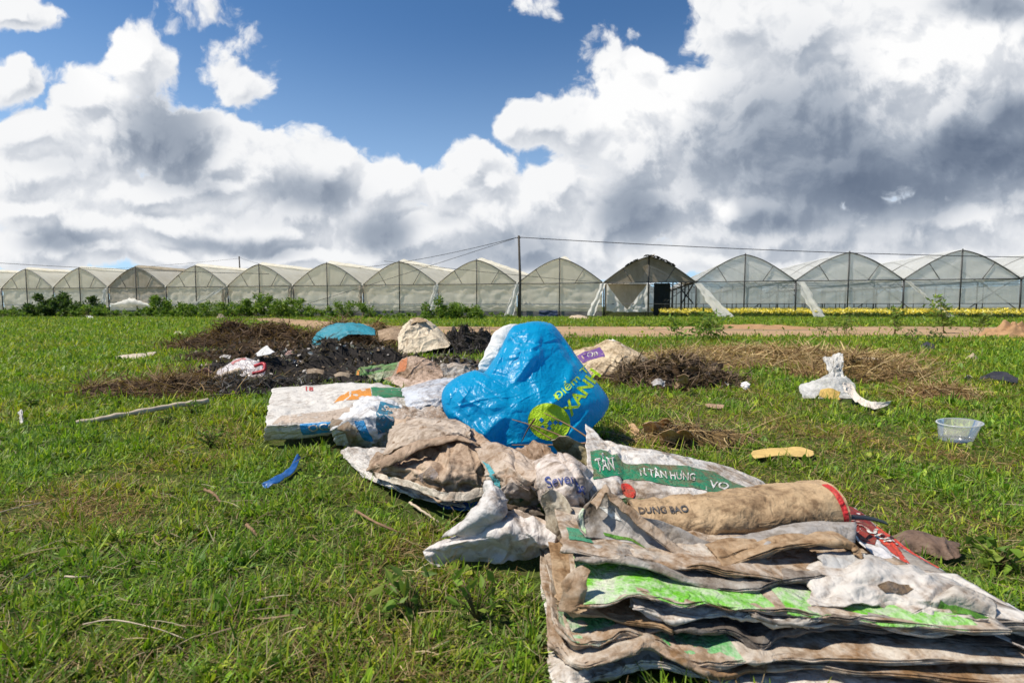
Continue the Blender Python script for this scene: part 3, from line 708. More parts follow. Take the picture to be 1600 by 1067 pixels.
def mound(name, cx, cy, rx, ry, h, mat, label, cat, nstraw=0, slen=.14, cols=((.3, .2, .09),), seed=1, sw=.004, flakes=0, fsize=.06, fcols=((.5, .45, .38),), chmat=None, rz=0, rgh=.35, kind=None, lie=.35):
    r = np.random.default_rng(seed); n = 60
    th, q = np.meshgrid(np.linspace(0, 2*math.pi, n, endpoint=False), np.linspace(0, 1, 22))
    edge_ = 1+.28*fbm(np.cos(th)*1.6+seed, np.sin(th)*1.6, 3, seed)
    x = q*np.cos(th)*rx*edge_; y = q*np.sin(th)*ry*edge_
    def hz(x, y, q): return h*np.clip(1-q**1.6, 0, 1)*(1+rgh*2*fbm(x*3/max(rx, .3)+seed, y*3/max(ry, .3), 4, seed+2))+rgh*.12*h*np.abs(fbm(x*14, y*14, 3, seed+4))
    z = np.maximum(hz(x, y, q), 0)*(q < 1)
    V = np.stack([x, y, z], -1).reshape(-1, 3); i = np.arange(22*n).reshape(22, n)
    Q = np.stack([i[:-1], np.roll(i[:-1], -1, 1), np.roll(i[1:], -1, 1), i[1:]], -1).reshape(-1, 4)
    c, s_ = math.cos(rz), math.sin(rz)
    V2 = np.stack([cx+V[:, 0]*c-V[:, 1]*s_, cy+V[:, 0]*s_+V[:, 1]*c, V[:, 2]+.002], 1)
    o = obj(name, V2, [Q[:, ::-1]], mat); tag(o, label, cat, None, kind); mark(V2[(z > .01).ravel()], 9)
    if nstraw:
        t = r.uniform(0, 2*math.pi, nstraw); qq = r.uniform(0, 1.1, nstraw)**.6
        ee = 1+.28*fbm(np.cos(t)*1.6+seed, np.sin(t)*1.6, 3, seed)
        x = qq*np.cos(t)*rx*ee; y = qq*np.sin(t)*ry*ee; z = np.maximum(hz(x, y, np.minimum(qq, 1)), 0)+.004
        X = cx+x*c-y*s_; Y = cy+x*s_+y*c
        V, T, k = blades(np.stack([X, Y, z], 1), r, slen, sw, cols, lie)
        tag(obj('straw', V, T, M_STRAW, o, tint=k, smooth=False), kind='stuff')
    if flakes:
        t = r.uniform(0, 2*math.pi, flakes); qq = r.uniform(0, 1.05, flakes)**.6; ee = 1+.28*fbm(np.cos(t)*1.6+seed, np.sin(t)*1.6, 3, seed)
        x = qq*np.cos(t)*rx*ee; y = qq*np.sin(t)*ry*ee; z = np.maximum(hz(x, y, np.minimum(qq, 1)), 0)+.012
        V, Q, k = leaves(np.stack([cx+x*c-y*s_, cy+x*s_+y*c, z], 1), flakes, fsize, fcols, seed, .25, .7)
        tag(obj('debris', V, [Q], M_STRAW, o, tint=k, smooth=False), kind='stuff')
    return o
def blades(Pn, r, length, width, cols, lie=.35, curl=.6, straight=False):
    """thin curved strips rooted at Pn; lie = how steeply they stand (0 flat .. 1 upright)"""
    n = len(Pn); a = r.uniform(0, 2*math.pi, n); L = length*r.uniform(.5, 1.4, n); w = width*r.uniform(.6, 1.3, n)
    el = np.clip(r.normal(lie, .35, n), -.05, 1.3)
    d = np.stack([np.cos(a)*np.cos(el), np.sin(a)*np.cos(el), np.sin(el)], 1)
    s_ = np.stack([-np.sin(a), np.cos(a), r.normal(0, .5, n)], 1); bend = r.normal(0, curl, n)[:, None]*np.stack([-np.sin(a), np.cos(a), 0*a], 1)-np.array([0, 0, 1])*r.uniform(0, curl, n)[:, None]
    V = []
    for i, (t, ww) in enumerate(((0, 1), (.35, 1), (.7, .8), (1, .12))):
        p = Pn+d*(L*t)[:, None]+bend*(L*t*t*.5)[:, None]
        p[:, 2] = np.maximum(p[:, 2], .004+.01*t)
        V += [p-s_*(w*ww*.5)[:, None], p+s_*(w*ww*.5)[:, None]]
    V = np.stack(V, 1); b0 = (np.arange(n)*8)[:, None]
    Q = np.concatenate([b0+np.array([[k, k+1, k+3, k+2]]) for k in (0, 2, 4)])
    cols = np.asarray(cols); k = cols[r.integers(0, len(cols), n)]*r.uniform(.6, 1.4, (n, 1))
    return V.reshape(-1, 3), [Q], np.repeat(k, 8, 0)

STRAWC = [(.40, .29, .13), (.48, .36, .18), (.33, .22, .10), (.24, .15, .07)]
BROWNC = [(.10, .06, .03), (.15, .09, .045), (.20, .13, .06), (.07, .04, .022)]
TWIGC = [(.12, .08, .05), (.20, .14, .09), (.07, .05, .035)]
M_HAYB = simple('dry_hay', (.20, .13, .055), .95, .1, .6, 20, bumpd=.03)
M_BROWNB = simple('rotting_straw', (.055, .034, .02), .95, .1, .6, 16, bumpd=.03)
M_ASHB = simple('burnt_ash', (.034, .029, .026), .9, .2, .7, 20, bumpd=.04)
M_ASHG = simple('grey_ash', (.13, .12, .12), .95, .1, .6, 14, bumpd=.03)

# ------------------------------------------------------------------ sacks
TAN = (.46, .33, .21); TANW = (.62, .50, .38); CREAM = (.72, .63, .50); WHITE = (.66, .63, .58); GREYW = (.58, .56, .54)
BLUE, TEAL, GREEN, LIME = (.012, .20, .52), (.02, .25, .33), (.01, .17, .06), (.16, .48, .02)

# 1 the big blue sack, full of air and standing upright
def blue_sack():
    OUT = [(835, 502), (862, 506), (884, 532), (905, 562), (925, 588), (951, 624), (944, 648), (926, 668), (914, 692), (903, 708), (866, 720), (825, 716), (790, 713), (758, 705), (738, 694), (722, 676), (700, 655), (690, 628), (694, 606), (712, 590), (738, 579), (748, 579), (757, 581), (771, 562), (781, 547), (789, 530), (803, 509)]
    cx, cy = 820., 622.
    o = np.array(OUT, float); n = 160
    oc = cr1(np.vstack([o[-1:], o, o[:2]]), 8*len(o)*3+1)
    ang = np.arctan2(oc[:, 1]-cy, oc[:, 0]-cx); rad = np.hypot(oc[:, 0]-cx, oc[:, 1]-cy)
    srt = np.argsort(ang); A = ang[srt]; Rr = rad[srt]
    def Rof(a): return np.interp(a, np.concatenate([A-2*math.pi, A, A+2*math.pi]), np.tile(Rr, 3))
    def disp(x, y):
        a, c = (x-690)/260, (y-500)/220
        h = .008*folds(a, c, 12, 31, (.05, .10), .1)+.010*folds(a*1.6, c*1.6, 46, 37, (.010, .028), .06)+.016*crumple(a, c, 31, 8, 1.6, 7)
        # long soft pleats: from the notch down-left, near the top and along the bottom
        def pleat(x0, y0, x1, y1, w, amp):
            dx, dy = x1-x0, y1-y0; L = math.hypot(dx, dy); s_ = ((x-x0)*dx+(y-y0)*dy)/L/L; d = ((x-x0)*dy-(y-y0)*dx)/L
            return amp*np.exp(-(d/w)**2)*np.clip(1.25-(2*s_-1)**2*1.25, 0, 1)
        h = h+pleat(845, 520, 815, 580, 7, .03)+pleat(900, 560, 885, 605, 8, .02)+pleat(800, 640, 745, 690, 9, .025)+pleat(760, 660, 720, 625, 9, -.02)+pleat(840, 690, 730, 705, 6, .02)+pleat(880, 705, 780, 700, 6, -.018)+pleat(810, 600, 770, 690, 12, -.015)+pleat(760, 590, 850, 610, 16, -.015)+pleat(820, 520, 770, 560, 10, -.02)+pleat(757, 582, 800, 590, 4, -.012)+pleat(735, 584, 800, 598, 7, .008)+pleat(700, 640, 760, 690, 5, .02)+pleat(905, 600, 850, 640, 6, .022)+pleat(925, 640, 880, 690, 5, .02)+pleat(870, 520, 905, 580, 5, -.022)+pleat(780, 705, 740, 660, 4, .02)+pleat(850, 540, 800, 600, 5, .02)+pleat(790, 540, 765, 590, 4, .018)
        return h+.002*fbm(x*.03, y*.03, 4, 8)
    def depth(x, y): return 2.52+.42*np.clip((715-y)/215, 0, 1)**1.1+.06*(x-820)/130
    def surf(x, y, side):
        a = np.arctan2(y-cy, x-cx); q = np.clip(np.hypot(x-cx, y-cy)/Rof(a), 0, 1)
        b = np.sqrt(np.clip(1-q**2.3, 0, 1)); Y = depth(x, y)-side*(.20*b)+(side < 0)*0
        return np.stack([D(px_, py_, Y_) for px_, py_, Y_ in zip(x, y, Y)]), b
    na, nr = 400, 120
    th = np.linspace(-math.pi, math.pi, na, endpoint=False); q = np.linspace(0, 1, nr)**.8
    Tm, Qm = np.meshgrid(th, q); Rm = Rof(Tm); x = (cx+Qm*Rm*np.cos(Tm)).ravel(); y = (cy+Qm*Rm*np.sin(Tm)).ravel()
    root = None
    def full(x, y, side, off=0):
        p, b = surf(x, y, side); d = p-np.array([0, 0, CAM_H]); d /= np.linalg.norm(d, axis=1)[:, None]
        p = p-side*d*((disp(x, y)*np.clip(b*2.2, 0, 1)+off)[:, None]); p[:, 2] = np.maximum(p[:, 2], .015); return p
    Fp = full(x, y, 1); Bp = full(x, y, -1)
    i = np.arange(na*nr).reshape(nr, na)
    Q = np.stack([i[:-1], np.roll(i[:-1], -1, 1), np.roll(i[1:], -1, 1), i[1:]], -1).reshape(-1, 4)
    nF = na*nr; Bq = Q[:, ::-1]+nF; rimb = i[-1]; 
    Bq = np.where(np.isin(Bq-nF, rimb), Bq-nF, Bq)
    m, b, oo = newmat('blue_woven_plastic'); t = b.node('ShaderNodeTexCoord'); v = t.outputs['Object']
    n1 = b.noise(v, 5, 5, .6); n2 = b.noise(v, 30, 4, .6); cre = b.voro(b.vmath('ADD', v, b.vmath('MULTIPLY', b.noise(v, 6, 3, out=1), (.15, .15, .15))), 7, 1, .5, 'DISTANCE_TO_EDGE')
    c = b.mix(b.step(n1, .3, .7), g(.003, .46, .78), g(.004, .40, .72)); c = b.mix(b.step(n2, .62, .8, 0, .25), c, g(.05, .26, .55))
    s_ = principled(b, c, .32, .45, bump(b, b.math('ADD', b.math('MULTIPLY', cre, .4), b.math('ADD', b.math('MULTIPLY', b.math('ABSOLUTE', b.math('SUBTRACT', b.noise(v, 12, 2, .45, 1.5), .5)), 1.4), b.math('MULTIPLY', b.math('ABSOLUTE', b.math('SUBTRACT', b.noise(v, 34, 2, .45, 1), .5)), .5))), .55, .014), **{})
    b.l.new(translucent_mix(b, s_, c, .48), oo.inputs[0])
    o = obj('blue_sack', np.vstack([Fp, Bp]), [Q, Bq], m)
    tag(o, 'big bright blue sack standing puffed up in the middle of the heap', 'sack'); mark(np.vstack([Fp, Bp]), .5)
    s = Sheet(); s.o = o; s.S = lambda X, Y, off: full(X, Y, 1, off)
    return s
bs = blue_sack()
YG = ink('print_lime', (.42, .62, .015), .12, .45); BD = ink('print_blue', (.008, .2, .52), .1, .45)
def px_text(s, txt, x0, y0, x1, y1, hgt, mat, off, bold, name='printed_lettering', shear=0.0):
    V, T = text_shape(txt, bold=bold); V = V/np.array([V[:, 0].max(), V[:, 1].max()])
    d = np.array([x1-x0, y1-y0]); L = np.hypot(*d); d = d/L; nrm = np.array([d[1], -d[0]])
    nrm = nrm+shear*d
    X = np.array([x0, y0])+V[:, :1]*L*d+V[:, 1:]*hgt*nrm
    return decal(s, name, X, T, mat, off)
def px_poly(s, pts, mat, off, name, cut=6): V, T = poly_shape(pts, cut); return decal(s, name, V, T, mat, off)
px_poly(bs, [(858+33*math.cos(a)-3*math.sin(a), 659+29*math.sin(a)+5*math.cos(a)) for a in np.linspace(0, 2*math.pi, 36, endpoint=False)], YG, .006, 'printed_emblem')
dots = [(845, 642, 5), (857, 637, 4), (857, 646, 4.5), (852, 653, 4.5), (860, 652, 0), (846, 656, 4), (859, 661, 4.5), (868, 660, 4), (876, 661, 3.6), (848, 667, 3.5), (858, 669, 4)]
for x, y, r_ in dots:
    if r_: px_poly(bs, [(x-r_, y), (x, y-r_), (x+r_, y), (x, y+r_)], BD, .009, 'emblem_diamond')
px_text(bs, 'Điểm T', 871, 627, 922, 578, 15, YG, .007, .004)
px_text(bs, 'XANH', 893, 652, 940, 586, 20, YG, .007, .03)
# the sack's white inner face showing at its upper left
sheet('inner_face', [[(812, 507, 0), (799, 506, 0), (784, 510, 0)], [(806, 525, 0), (788, 521, 0), (769, 526, 0)], [(800, 548, 0), (780, 546, 0), (759, 548, 0)], [(790, 570, 0), (770, 570, 0), (748, 570, 0)], [(788, 586, 0), (768, 584, 0), (747, 579, 0)]], Yr=(2.98, 2.86), mat=
      sack((.88, .87, .85), amt=.08, trans=.35), parent=None, label='white empty sack propped behind the blue sack', nu=50, nv=60, wr=.012, seed=40, puff=.05).o.name = 'white_sack'

# 2 flat white printed sack at the left of the pile
s = sheet('printed_sack', [
 [(426, 606, .15), (480, 602, .16), (540, 599, .18), (595, 601, .18), (632, 609, .15)],
 [(420, 630, .155), (480, 622, .17), (540, 619, .185), (600, 618, .18), (636, 626, .14)],
 [(419, 641, .15), (478, 640, .15), (540, 636, .155), (600, 634, .15), (634, 640, .12)],
 [(416, 662, .135), (470, 656, .145), (530, 652, .15), (585, 648, .14), (620, 654, .1)],
 [(414, 672, .10), (470, 668, .115), (528, 663, .125), (585, 660, .11), (618, 664, .08)],
 [(412, 690, .02), (480, 684, .045), (530, 678, .06), (580, 672, .05), (610, 675, .03)]], sack((.68, .64, .58), amt=.26, seed=2), 'flat white sack with orange, green and blue printed bands', wr=.007, nf=14, seed=5, nu=90, nv=80, thick=.006)
ORG = ink('print_orange', (.70, .26, .02), .3, seed=1); GRN = ink('print_green', (.02, .19, .07), .3, seed=2); SKY = ink('print_sky', (.02, .26, .56), .2, seed=3); RED = ink('print_red', (.55, .03, .03), .3, seed=4); LET = ink('print_white', (.75, .74, .70), .42, seed=5); DKB = ink('print_darkblue', (.02, .05, .22), .3, seed=6)
dpoly(s, 'orange_band', [(.42, .30), (.47, .17), (.66, .10), (.66, .26)], ORG); dpoly(s, 'green_band', [(.665, .26), (.665, .09), (.99, .02), (.99, .16)], GRN)
dpoly(s, 'beige_band', [(.04, .62), (.10, .50), (.40, .44), (.85, .40), (.92, .52), (.70, .64), (.35, .66)], ink('print_beige', (.50, .40, .31), .3, seed=21), .0012)
dpoly(s, 'blue_band', [(.24, .93), (.25, .70), (.84, .68), (.84, .92)], SKY)
dtext(s, 'printed_lettering', 'OCONCO', .30, .76, .40, .12, LET); dtext(s, 'printed_mark', '18', .24, .03, .05, .06, RED); dtext(s, 'printed_mark', '3', .62, .46, .025, .05, RED)
sheet('sack_liner', [[(588, 605, .16), (640, 612, .14)], [(600, 620, .15), (645, 625, .13)]], sack(TAN, amt=.6), parent=s.o, nu=14, nv=12)
# 3 crumpled white and blue sack
s = sheet('crumpled_sack', [
 [(548, 622, .17), (575, 617, .21), (610, 622, .21), (640, 638, .16)],
 [(545, 640, .15), (572, 634, .20), (600, 640, .19), (640, 655, .14)],
 [(524, 660, .15), (555, 652, .18), (590, 656, .17), (628, 668, .11)],
 [(518, 674, .11), (546, 672, .13), (585, 680, .10), (614, 688, .05)],
 [(526, 694, .02), (550, 698, .015), (582, 700, .015), (606, 700, .012)]], sack((.68, .68, .68), amt=.3, seed=4), 'crumpled white and blue sack with open mouth on the grass', wr=.018, nf=22, rough=.012, seed=9)
dpoly(s, 'blue_panel', [(.55, .12), (.95, .02), (.99, .55), (.72, .72), (.62, .45)], ink('print_petrol', (.01, .20, .32), .3)); dpoly(s, 'blue_script', [(.38, .62), (.5, .58), (.66, .84), (.54, .88)], SKY)
dtext(s, 'printed_lettering', 'SIV', .63, .16, .28, .12, LET, .005)
sheet('mouth_fold', [[(520, 652, .16), (545, 660, .17), (560, 672, .14)], [(516, 668, .12), (536, 672, .14), (552, 688, .08)], [(524, 690, .03), (536, 680, .09), (548, 698, .02)]], sack((.28, .24, .18), amt=.5), parent=s.o, nu=26, nv=26, wr=.012, seed=12)
# 4 silvery sack behind it
sheet('silver_sack', [[(626, 606, .21), (662, 596, .25), (700, 590, .26), (730, 600, .22)], [(632, 625, .20), (668, 616, .24), (700, 614, .24), (725, 620, .2)], [(640, 645, .15), (672, 640, .17), (702, 640, .17), (730, 645, .15)], [(648, 660, .06), (676, 658, .07), (705, 656, .07), (730, 660, .06)]],
      sack((.58, .60, .64), amt=.3, rough=.4, seed=6), 'silvery grey sack wedged left of the blue sack', wr=.016, nf=20, seed=14)
# 5 the large tan sack in front
s = sheet('tan_sack', [
 [(618, 660, .17), (668, 653, .22), (718, 656, .22), (770, 690, .20)],
 [(612, 690, .15), (660, 676, .215), (716, 680, .21), (775, 700, .20)],
 [(588, 716, .11), (648, 696, .17), (715, 697, .20), (775, 712, .19)],
 [(573, 734, .08), (640, 728, .14), (705, 734, .16), (770, 736, .15)],
 [(580, 742, .06), (640, 752, .085), (705, 764, .095), (770, 765, .08)],
 [(590, 748, .04), (650, 768, .05), (715, 784, .05), (775, 780, .045)]], sack((.56, .42, .30), (.24, .15, .09), .5, seed=7), 'large mud-stained tan sack spread before the blue sack', wr=.018, nf=26, rough=.020, seed=17, nu=100, nv=90, thick=.03)
sheet('upper_flap', [[(612, 664, .20), (660, 654, .235), (712, 656, .235), (735, 668, .235)], [(608, 684, .175), (655, 672, .235), (705, 672, .24), (735, 682, .23)], [(600, 712, .145), (640, 696, .195), (690, 684, .225), (735, 682, .23)]], sack((.60, .50, .40), (.24, .16, .1), .5, seed=51), parent=s.o, nu=60, nv=40, wr=.012, seed=160)
sheet('rolled_hem', [[(588, 722, .13), (620, 706, .175), (660, 690, .21), (705, 680, .235), (745, 690, .23)], [(592, 732, .125), (626, 716, .17), (668, 698, .205), (710, 689, .23), (748, 698, .225)]], sack((.44, .31, .21), (.2, .13, .08), .5, seed=52), parent=s.o, nu=70, nv=12, wr=.006, puff=.014, seed=161)
sheet('lower_hem', [[(585, 738, .085), (640, 752, .105), (700, 768, .115), (765, 762, .115)], [(590, 748, .07), (645, 764, .085), (704, 782, .09), (770, 776, .09)]], sack((.66, .58, .47), (.24, .16, .1), .4, seed=53), parent=s.o, nu=70, nv=12, wr=.005, seed=162)
dpoly(s, 'teal_stripe', [(.66, .93), (.80, .86), (.99, .80), (.99, .84), (.80, .90), (.67, .97)], ink('print_teal', (.06, .22, .26), .7, seed=8))
dpoly(s, 'grey_print', [(.40, .70), (.52, .60), (.66, .72), (.60, .80), (.48, .82)], ink('print_grey', (.22, .19, .19), .6, seed=9))
s2 = sheet('white_sack', [[(530, 706, .035), (560, 698, .07), (612, 704, .05), (680, 735, .05)], [(545, 722, .03), (570, 722, .05), (630, 742, .04), (700, 765, .04)], [(566, 744, .018), (610, 762, .03), (680, 784, .03), (730, 792, .025)]], sack((.64, .60, .55), amt=.35, seed=8), 'white sack hem showing under the large tan sack', wr=.010, seed=19, thick=.02)
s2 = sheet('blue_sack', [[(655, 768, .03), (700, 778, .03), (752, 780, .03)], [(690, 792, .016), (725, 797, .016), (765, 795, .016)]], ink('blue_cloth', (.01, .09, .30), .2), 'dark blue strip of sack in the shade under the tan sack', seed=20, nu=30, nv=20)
# 6 crumpled neck, 7 bulging sack with blue writing
s = sheet('torn_sack', [
 [(742, 704, .20), (790, 698, .23), (830, 716, .23), (856, 728, .2)],
 [(752, 722, .20), (792, 718, .235), (828, 736, .225), (852, 746, .2)],
 [(758, 748, .17), (795, 748, .21), (828, 762, .19), (856, 762, .17)],
 [(776, 785, .09), (800, 790, .10), (830, 790, .10), (862, 782, .11)]], sack((.55, .45, .36), (.25, .15, .08), .5, seed=9), 'crumpled tan sack neck between the tan and the bulging sack', wr=.030, nf=28, rough=.016, seed=23)
dpoly(s, 'teal_print', [(.02, .30), (.10, .42), (.22, .85), (.10, .75)], ink('print_teal2', (.08, .34, .38), .3, seed=2)); dpoly(s, 'green_print', [(.42, .74), (.52, .68), (.58, .9), (.48, .95)], ink('print_darkgreen', (.02, .10, .08), .3))
s = sheet('bulging_sack', [
 [(822, 742, .17), (846, 722, .22), (885, 714, .25), (920, 728, .22)],
 [(826, 760, .17), (858, 744, .235), (895, 738, .25), (924, 752, .20)],
 [(842, 780, .15), (872, 768, .205), (902, 765, .215), (922, 782, .15)],
 [(866, 812, .09), (885, 812, .12), (902, 805, .12), (918, 806, .08)],
 [(878, 835, .03), (892, 845, .03), (905, 840, .03), (915, 830, .03)]], sack((.72, .63, .56), amt=.42, seed=10), 'bulging dirty white sack with small blue writing', wr=.012, nf=22, rough=.012, seed=26, puff=.02)
dtext(s, 'printed_lettering', 'Seven', .30, .30, .34, .12, DKB, .004, .01, .1); dtext(s, 'printed_lettering', 'Bo', .62, .40, .14, .12, DKB, .004, .01, .1)
# 8 white sack lying in the grass
s = sheet('white_sack', [
 [(712, 838, .07), (755, 815, .11), (795, 808, .12), (840, 812, .12), (880, 828, .10)],
 [(690, 846, .07), (740, 832, .105), (790, 826, .12), (840, 830, .115), (880, 840, .095)],
 [(668, 856, .06), (725, 847, .09), (790, 842, .095), (840, 843, .095), (876, 848, .08)],
 [(661, 866, .045), (722, 860, .055), (790, 857, .055), (838, 856, .055), (870, 856, .05)],
 [(674, 889, .012), (725, 876, .015), (790, 873, .02), (838, 871, .02), (866, 868, .02)]], sack((.66, .61, .57), amt=.25, seed=11), 'whitish sack lying flat in the grass, nearest the left side', wr=.014, nf=24, rough=.016, seed=29, nu=90, thick=.02)
sheet('twisted_neck', [[(690, 838, .08), (728, 806, .13), (752, 780, .16), (756, 752, .19)], [(712, 836, .10), (743, 810, .15), (768, 786, .185), (771, 754, .21)], [(742, 842, .08), (766, 822, .12), (792, 802, .15), (788, 766, .18)]], sack((.62, .59, .56), amt=.3, seed=12), parent=s.o, nu=60, nv=40, wr=.014, seed=30, puff=.012)
dpoly(s, 'blue_print', [(.42, .02), (.47, .0), (.5, .1), (.44, .12)], SKY)
sheet('inner_flap', [[(772, 800, .12), (820, 800, .13), (878, 825, .11)], [(775, 812, .11), (820, 812, .11), (876, 838, .10)]], sack((.62, .50, .40), amt=.4), parent=s.o, nu=40, nv=14, wr=.006, seed=31)
# crumpled pieces filling the pile between the bigger sacks
sheet('crumpled_sack', [[(760, 782, .13), (800, 786, .13), (845, 790, .13)], [(768, 800, .10), (806, 800, .11), (850, 806, .11)], [(790, 822, .06), (820, 818, .07), (856, 826, .06)]], sack((.16, .13, .10), (.08, .05, .03), .5, seed=61), 'sack scrap coloured dark for shade in the hollow above the white sack', wr=.016, nf=30, rough=.02, seed=170, nu=60, nv=50)  # dark base colour paints in the shade of the gap
sheet('crumpled_sack', [[(790, 700, .20), (820, 692, .24), (860, 700, .25)], [(786, 716, .19), (824, 708, .23), (866, 716, .24)], [(800, 736, .17), (830, 732, .19), (868, 736, .2)]], sack((.50, .38, .28), (.22, .13, .07), .6, seed=62), 'muddy crumpled sack at the front foot of the blue sack', wr=.022, nf=34, rough=.024, seed=171, nu=70, nv=50)
sheet('crumpled_sack', [[(600, 640, .18), (640, 636, .22), (690, 640, .22)], [(604, 656, .15), (645, 650, .19), (700, 655, .20)], [(612, 676, .10), (650, 672, .15), (710, 672, .17)]], sack((.58, .52, .46), (.24, .15, .09), .55, seed=63), 'grubby white sack between the silvery and the large tan sack', wr=.02, nf=30, rough=.02, seed=172, nu=70, nv=50)
sheet('clear_wrapper', [[(778, 762, .19), (800, 752, .21), (826, 764, .19)], [(770, 782, .14), (800, 776, .16), (832, 784, .14)]], sack((.62, .55, .48), (.3, .2, .12), .4, .3, .4, seed=64), 'crinkled thin plastic wrapper above the twisted white neck', cat='wrapper', wr=.02, nf=30, rough=.02, seed=173, nu=50, nv=30)
# 9 upright folded sack
sheet('upright_sack', [
 [(846, 772, .22), (856, 768, .23), (872, 770, .22), (890, 796, .19)],
 [(850, 800, .16), (862, 798, .17), (880, 808, .16), (896, 828, .13)],
 [(854, 840, .08), (868, 845, .09), (884, 846, .09), (899, 852, .08)],
 [(860, 882, .012), (868, 890, .015), (878, 880, .02), (895, 868, .03)]], sack((.50, .44, .34), (.2, .14, .08), .4, seed=13), 'upright folded tan sack at the left of the stack', wr=.007, nf=10, seed=33, nu=40)
# 10 green and white sack
s = sheet('green_printed_sack', [
 [(916, 663, .28), (958, 690, .245), (1030, 704, .205), (1115, 722, .14), (1196, 753, .07)],
 [(916, 700, .255), (962, 702, .235), (1035, 716, .20), (1115, 732, .145), (1196, 760, .075)],
 [(920, 735, .225), (970, 733, .21), (1040, 742, .185), (1112, 750, .15), (1190, 768, .09)],
 [(922, 764, .195), (980, 765, .185), (1045, 768, .17), (1110, 772, .145), (1186, 780, .10)],
 [(918, 790, .14), (990, 800, .13), (1050, 802, .13), (1110, 800, .13), (1180, 798, .11)]], sack((.78, .74, .68), (.26, .17, .10), .45, seed=14), 'white sack with green lettered band and red disc', wr=.010, nf=14, rough=.006, seed=36, nu=110, nv=90, thick=.02)
dpoly(s, 'green_band', [(.03, .28), (.13, .27), (.30, .42), (.55, .34), (.75, .32), (.98, .55), (.98, .92), (.70, .70), (.50, .66), (.36, .62), (.22, .60), (.03, .62)], ink('print_forest', (.005, .20, .09), .42, seed=4))
dtext(s, 'printed_lettering', 'TÂN', .06, .34, .14, .20, LET, .0045); dtext(s, 'printed_lettering', 'N TÂN HƯNG', .36, .42, .30, .15, LET, .0045); dtext(s, 'printed_lettering', 'VQ', .74, .50, .10, .18, LET, .0045)
dpoly(s, 'red_disc', circle_pts(.255, .75, .045, .10), ink('print_scarlet', (.55, .04, .025), .25, seed=5)); LG = ink('print_olive', (.05, .17, .06), .4, seed=6)
dpoly(s, 'logo_field', [(.18, .86), (.255, .84), (.31, .92), (.24, .97)], LG, .003); dpoly(s, 'logo_field', [(.30, .84), (.40, .86), (.37, .98), (.31, .93)], LG, .003); dpoly(s, 'red_mark', [(.50, .95), (.55, .88), (.57, .95)], RED)
# 11 brown rolled sack
def roll():
    ax = [(985, 812, .165, .055), (1060, 812, .17, .065), (1140, 806, .185, .068), (1220, 796, .20, .070), (1292, 787, .215, .068)]
    c = cr1(np.array([P(a, b, h) for a, b, h, r in ax]), 70); rr = cr1(np.array([[a[3]] for a in ax]), 70)[:, 0]*1.05
    tg = np.gradient(c, axis=0); tg /= np.linalg.norm(tg, axis=1)[:, None]; side = np.cross(tg, [0, 0, 1]); side /= np.linalg.norm(side, axis=1)[:, None]; up = np.cross(side, tg)
    rows = []; nt = 70
    th = np.linspace(R(-70), R(250), nt)
    Sx, Tx = np.meshgrid(np.linspace(0, 1, 70), th); h = .006*folds(Sx*1.8, Tx/4, 26, 44, (.02, .05))+.004*fbm(Sx*12, Tx*2, 4, 6)
    rad = rr[None]*(1+.12*np.cos(2*Tx+.6)+.04*Sx)+h
    G = c[None]-side[None]*(np.cos(Tx)*rad*1.2)[..., None]+up[None]*(np.sin(Tx)*rad*.95)[..., None]
    ins = G-(G-c[None])*.07
    # outward turned skin plus inner skin, so the open end shows an edge
    n = 70*nt; q = gridq(nt, 70); i = np.arange(n).reshape(nt, 70); rim = np.concatenate([i[0, :-1], i[:-1, -1], i[-1, :0:-1], i[:0:-1, 0]]); nx = np.roll(rim, -1)
    o = obj('rolled_sack', np.vstack([G.reshape(-1, 3), ins.reshape(-1, 3)]), [q, q[:, ::-1]+n, np.stack([rim, nx, nx+n, rim+n], 1)], sack((.50, .35, .20), (.20, .12, .06), .45, .6, .08, 6, 15))
    tag(o, 'brown paper-like sack rolled into a tube on the stack', 'sack')
    s = Sheet(); s.o = o; s.G = G
    Nn = normals(G); Nn = Nn if ((Nn*(G-c[None])).sum(-1)).mean() > 0 else -Nn
    def S(uu, vv, off):
        x = np.clip(uu, 0, 1)*69; y = np.clip(vv, 0, 1)*(nt-1); a = np.minimum(x.astype(int), 68); b = np.minimum(y.astype(int), nt-2); fx = (x-a)[:, None]; fy = (y-b)[:, None]
        f = lambda A: (A[b, a]*(1-fx)+A[b, a+1]*fx)*(1-fy)+(A[b+1, a]*(1-fx)+A[b+1, a+1]*fx)*fy
        return f(G)+f(Nn)*off
    s.S = S; return s, c
s, rc = roll()
dtext(s, 'printed_lettering', 'DUNG BAO', .03, .60, .25, .05, ink('print_black_gap_shade', (.045, .05, .06), .35), .0035, .02)
dpoly(s, 'red_print', [(.95, .55), (.985, .55), (.985, .85), (.96, .80)], RED)
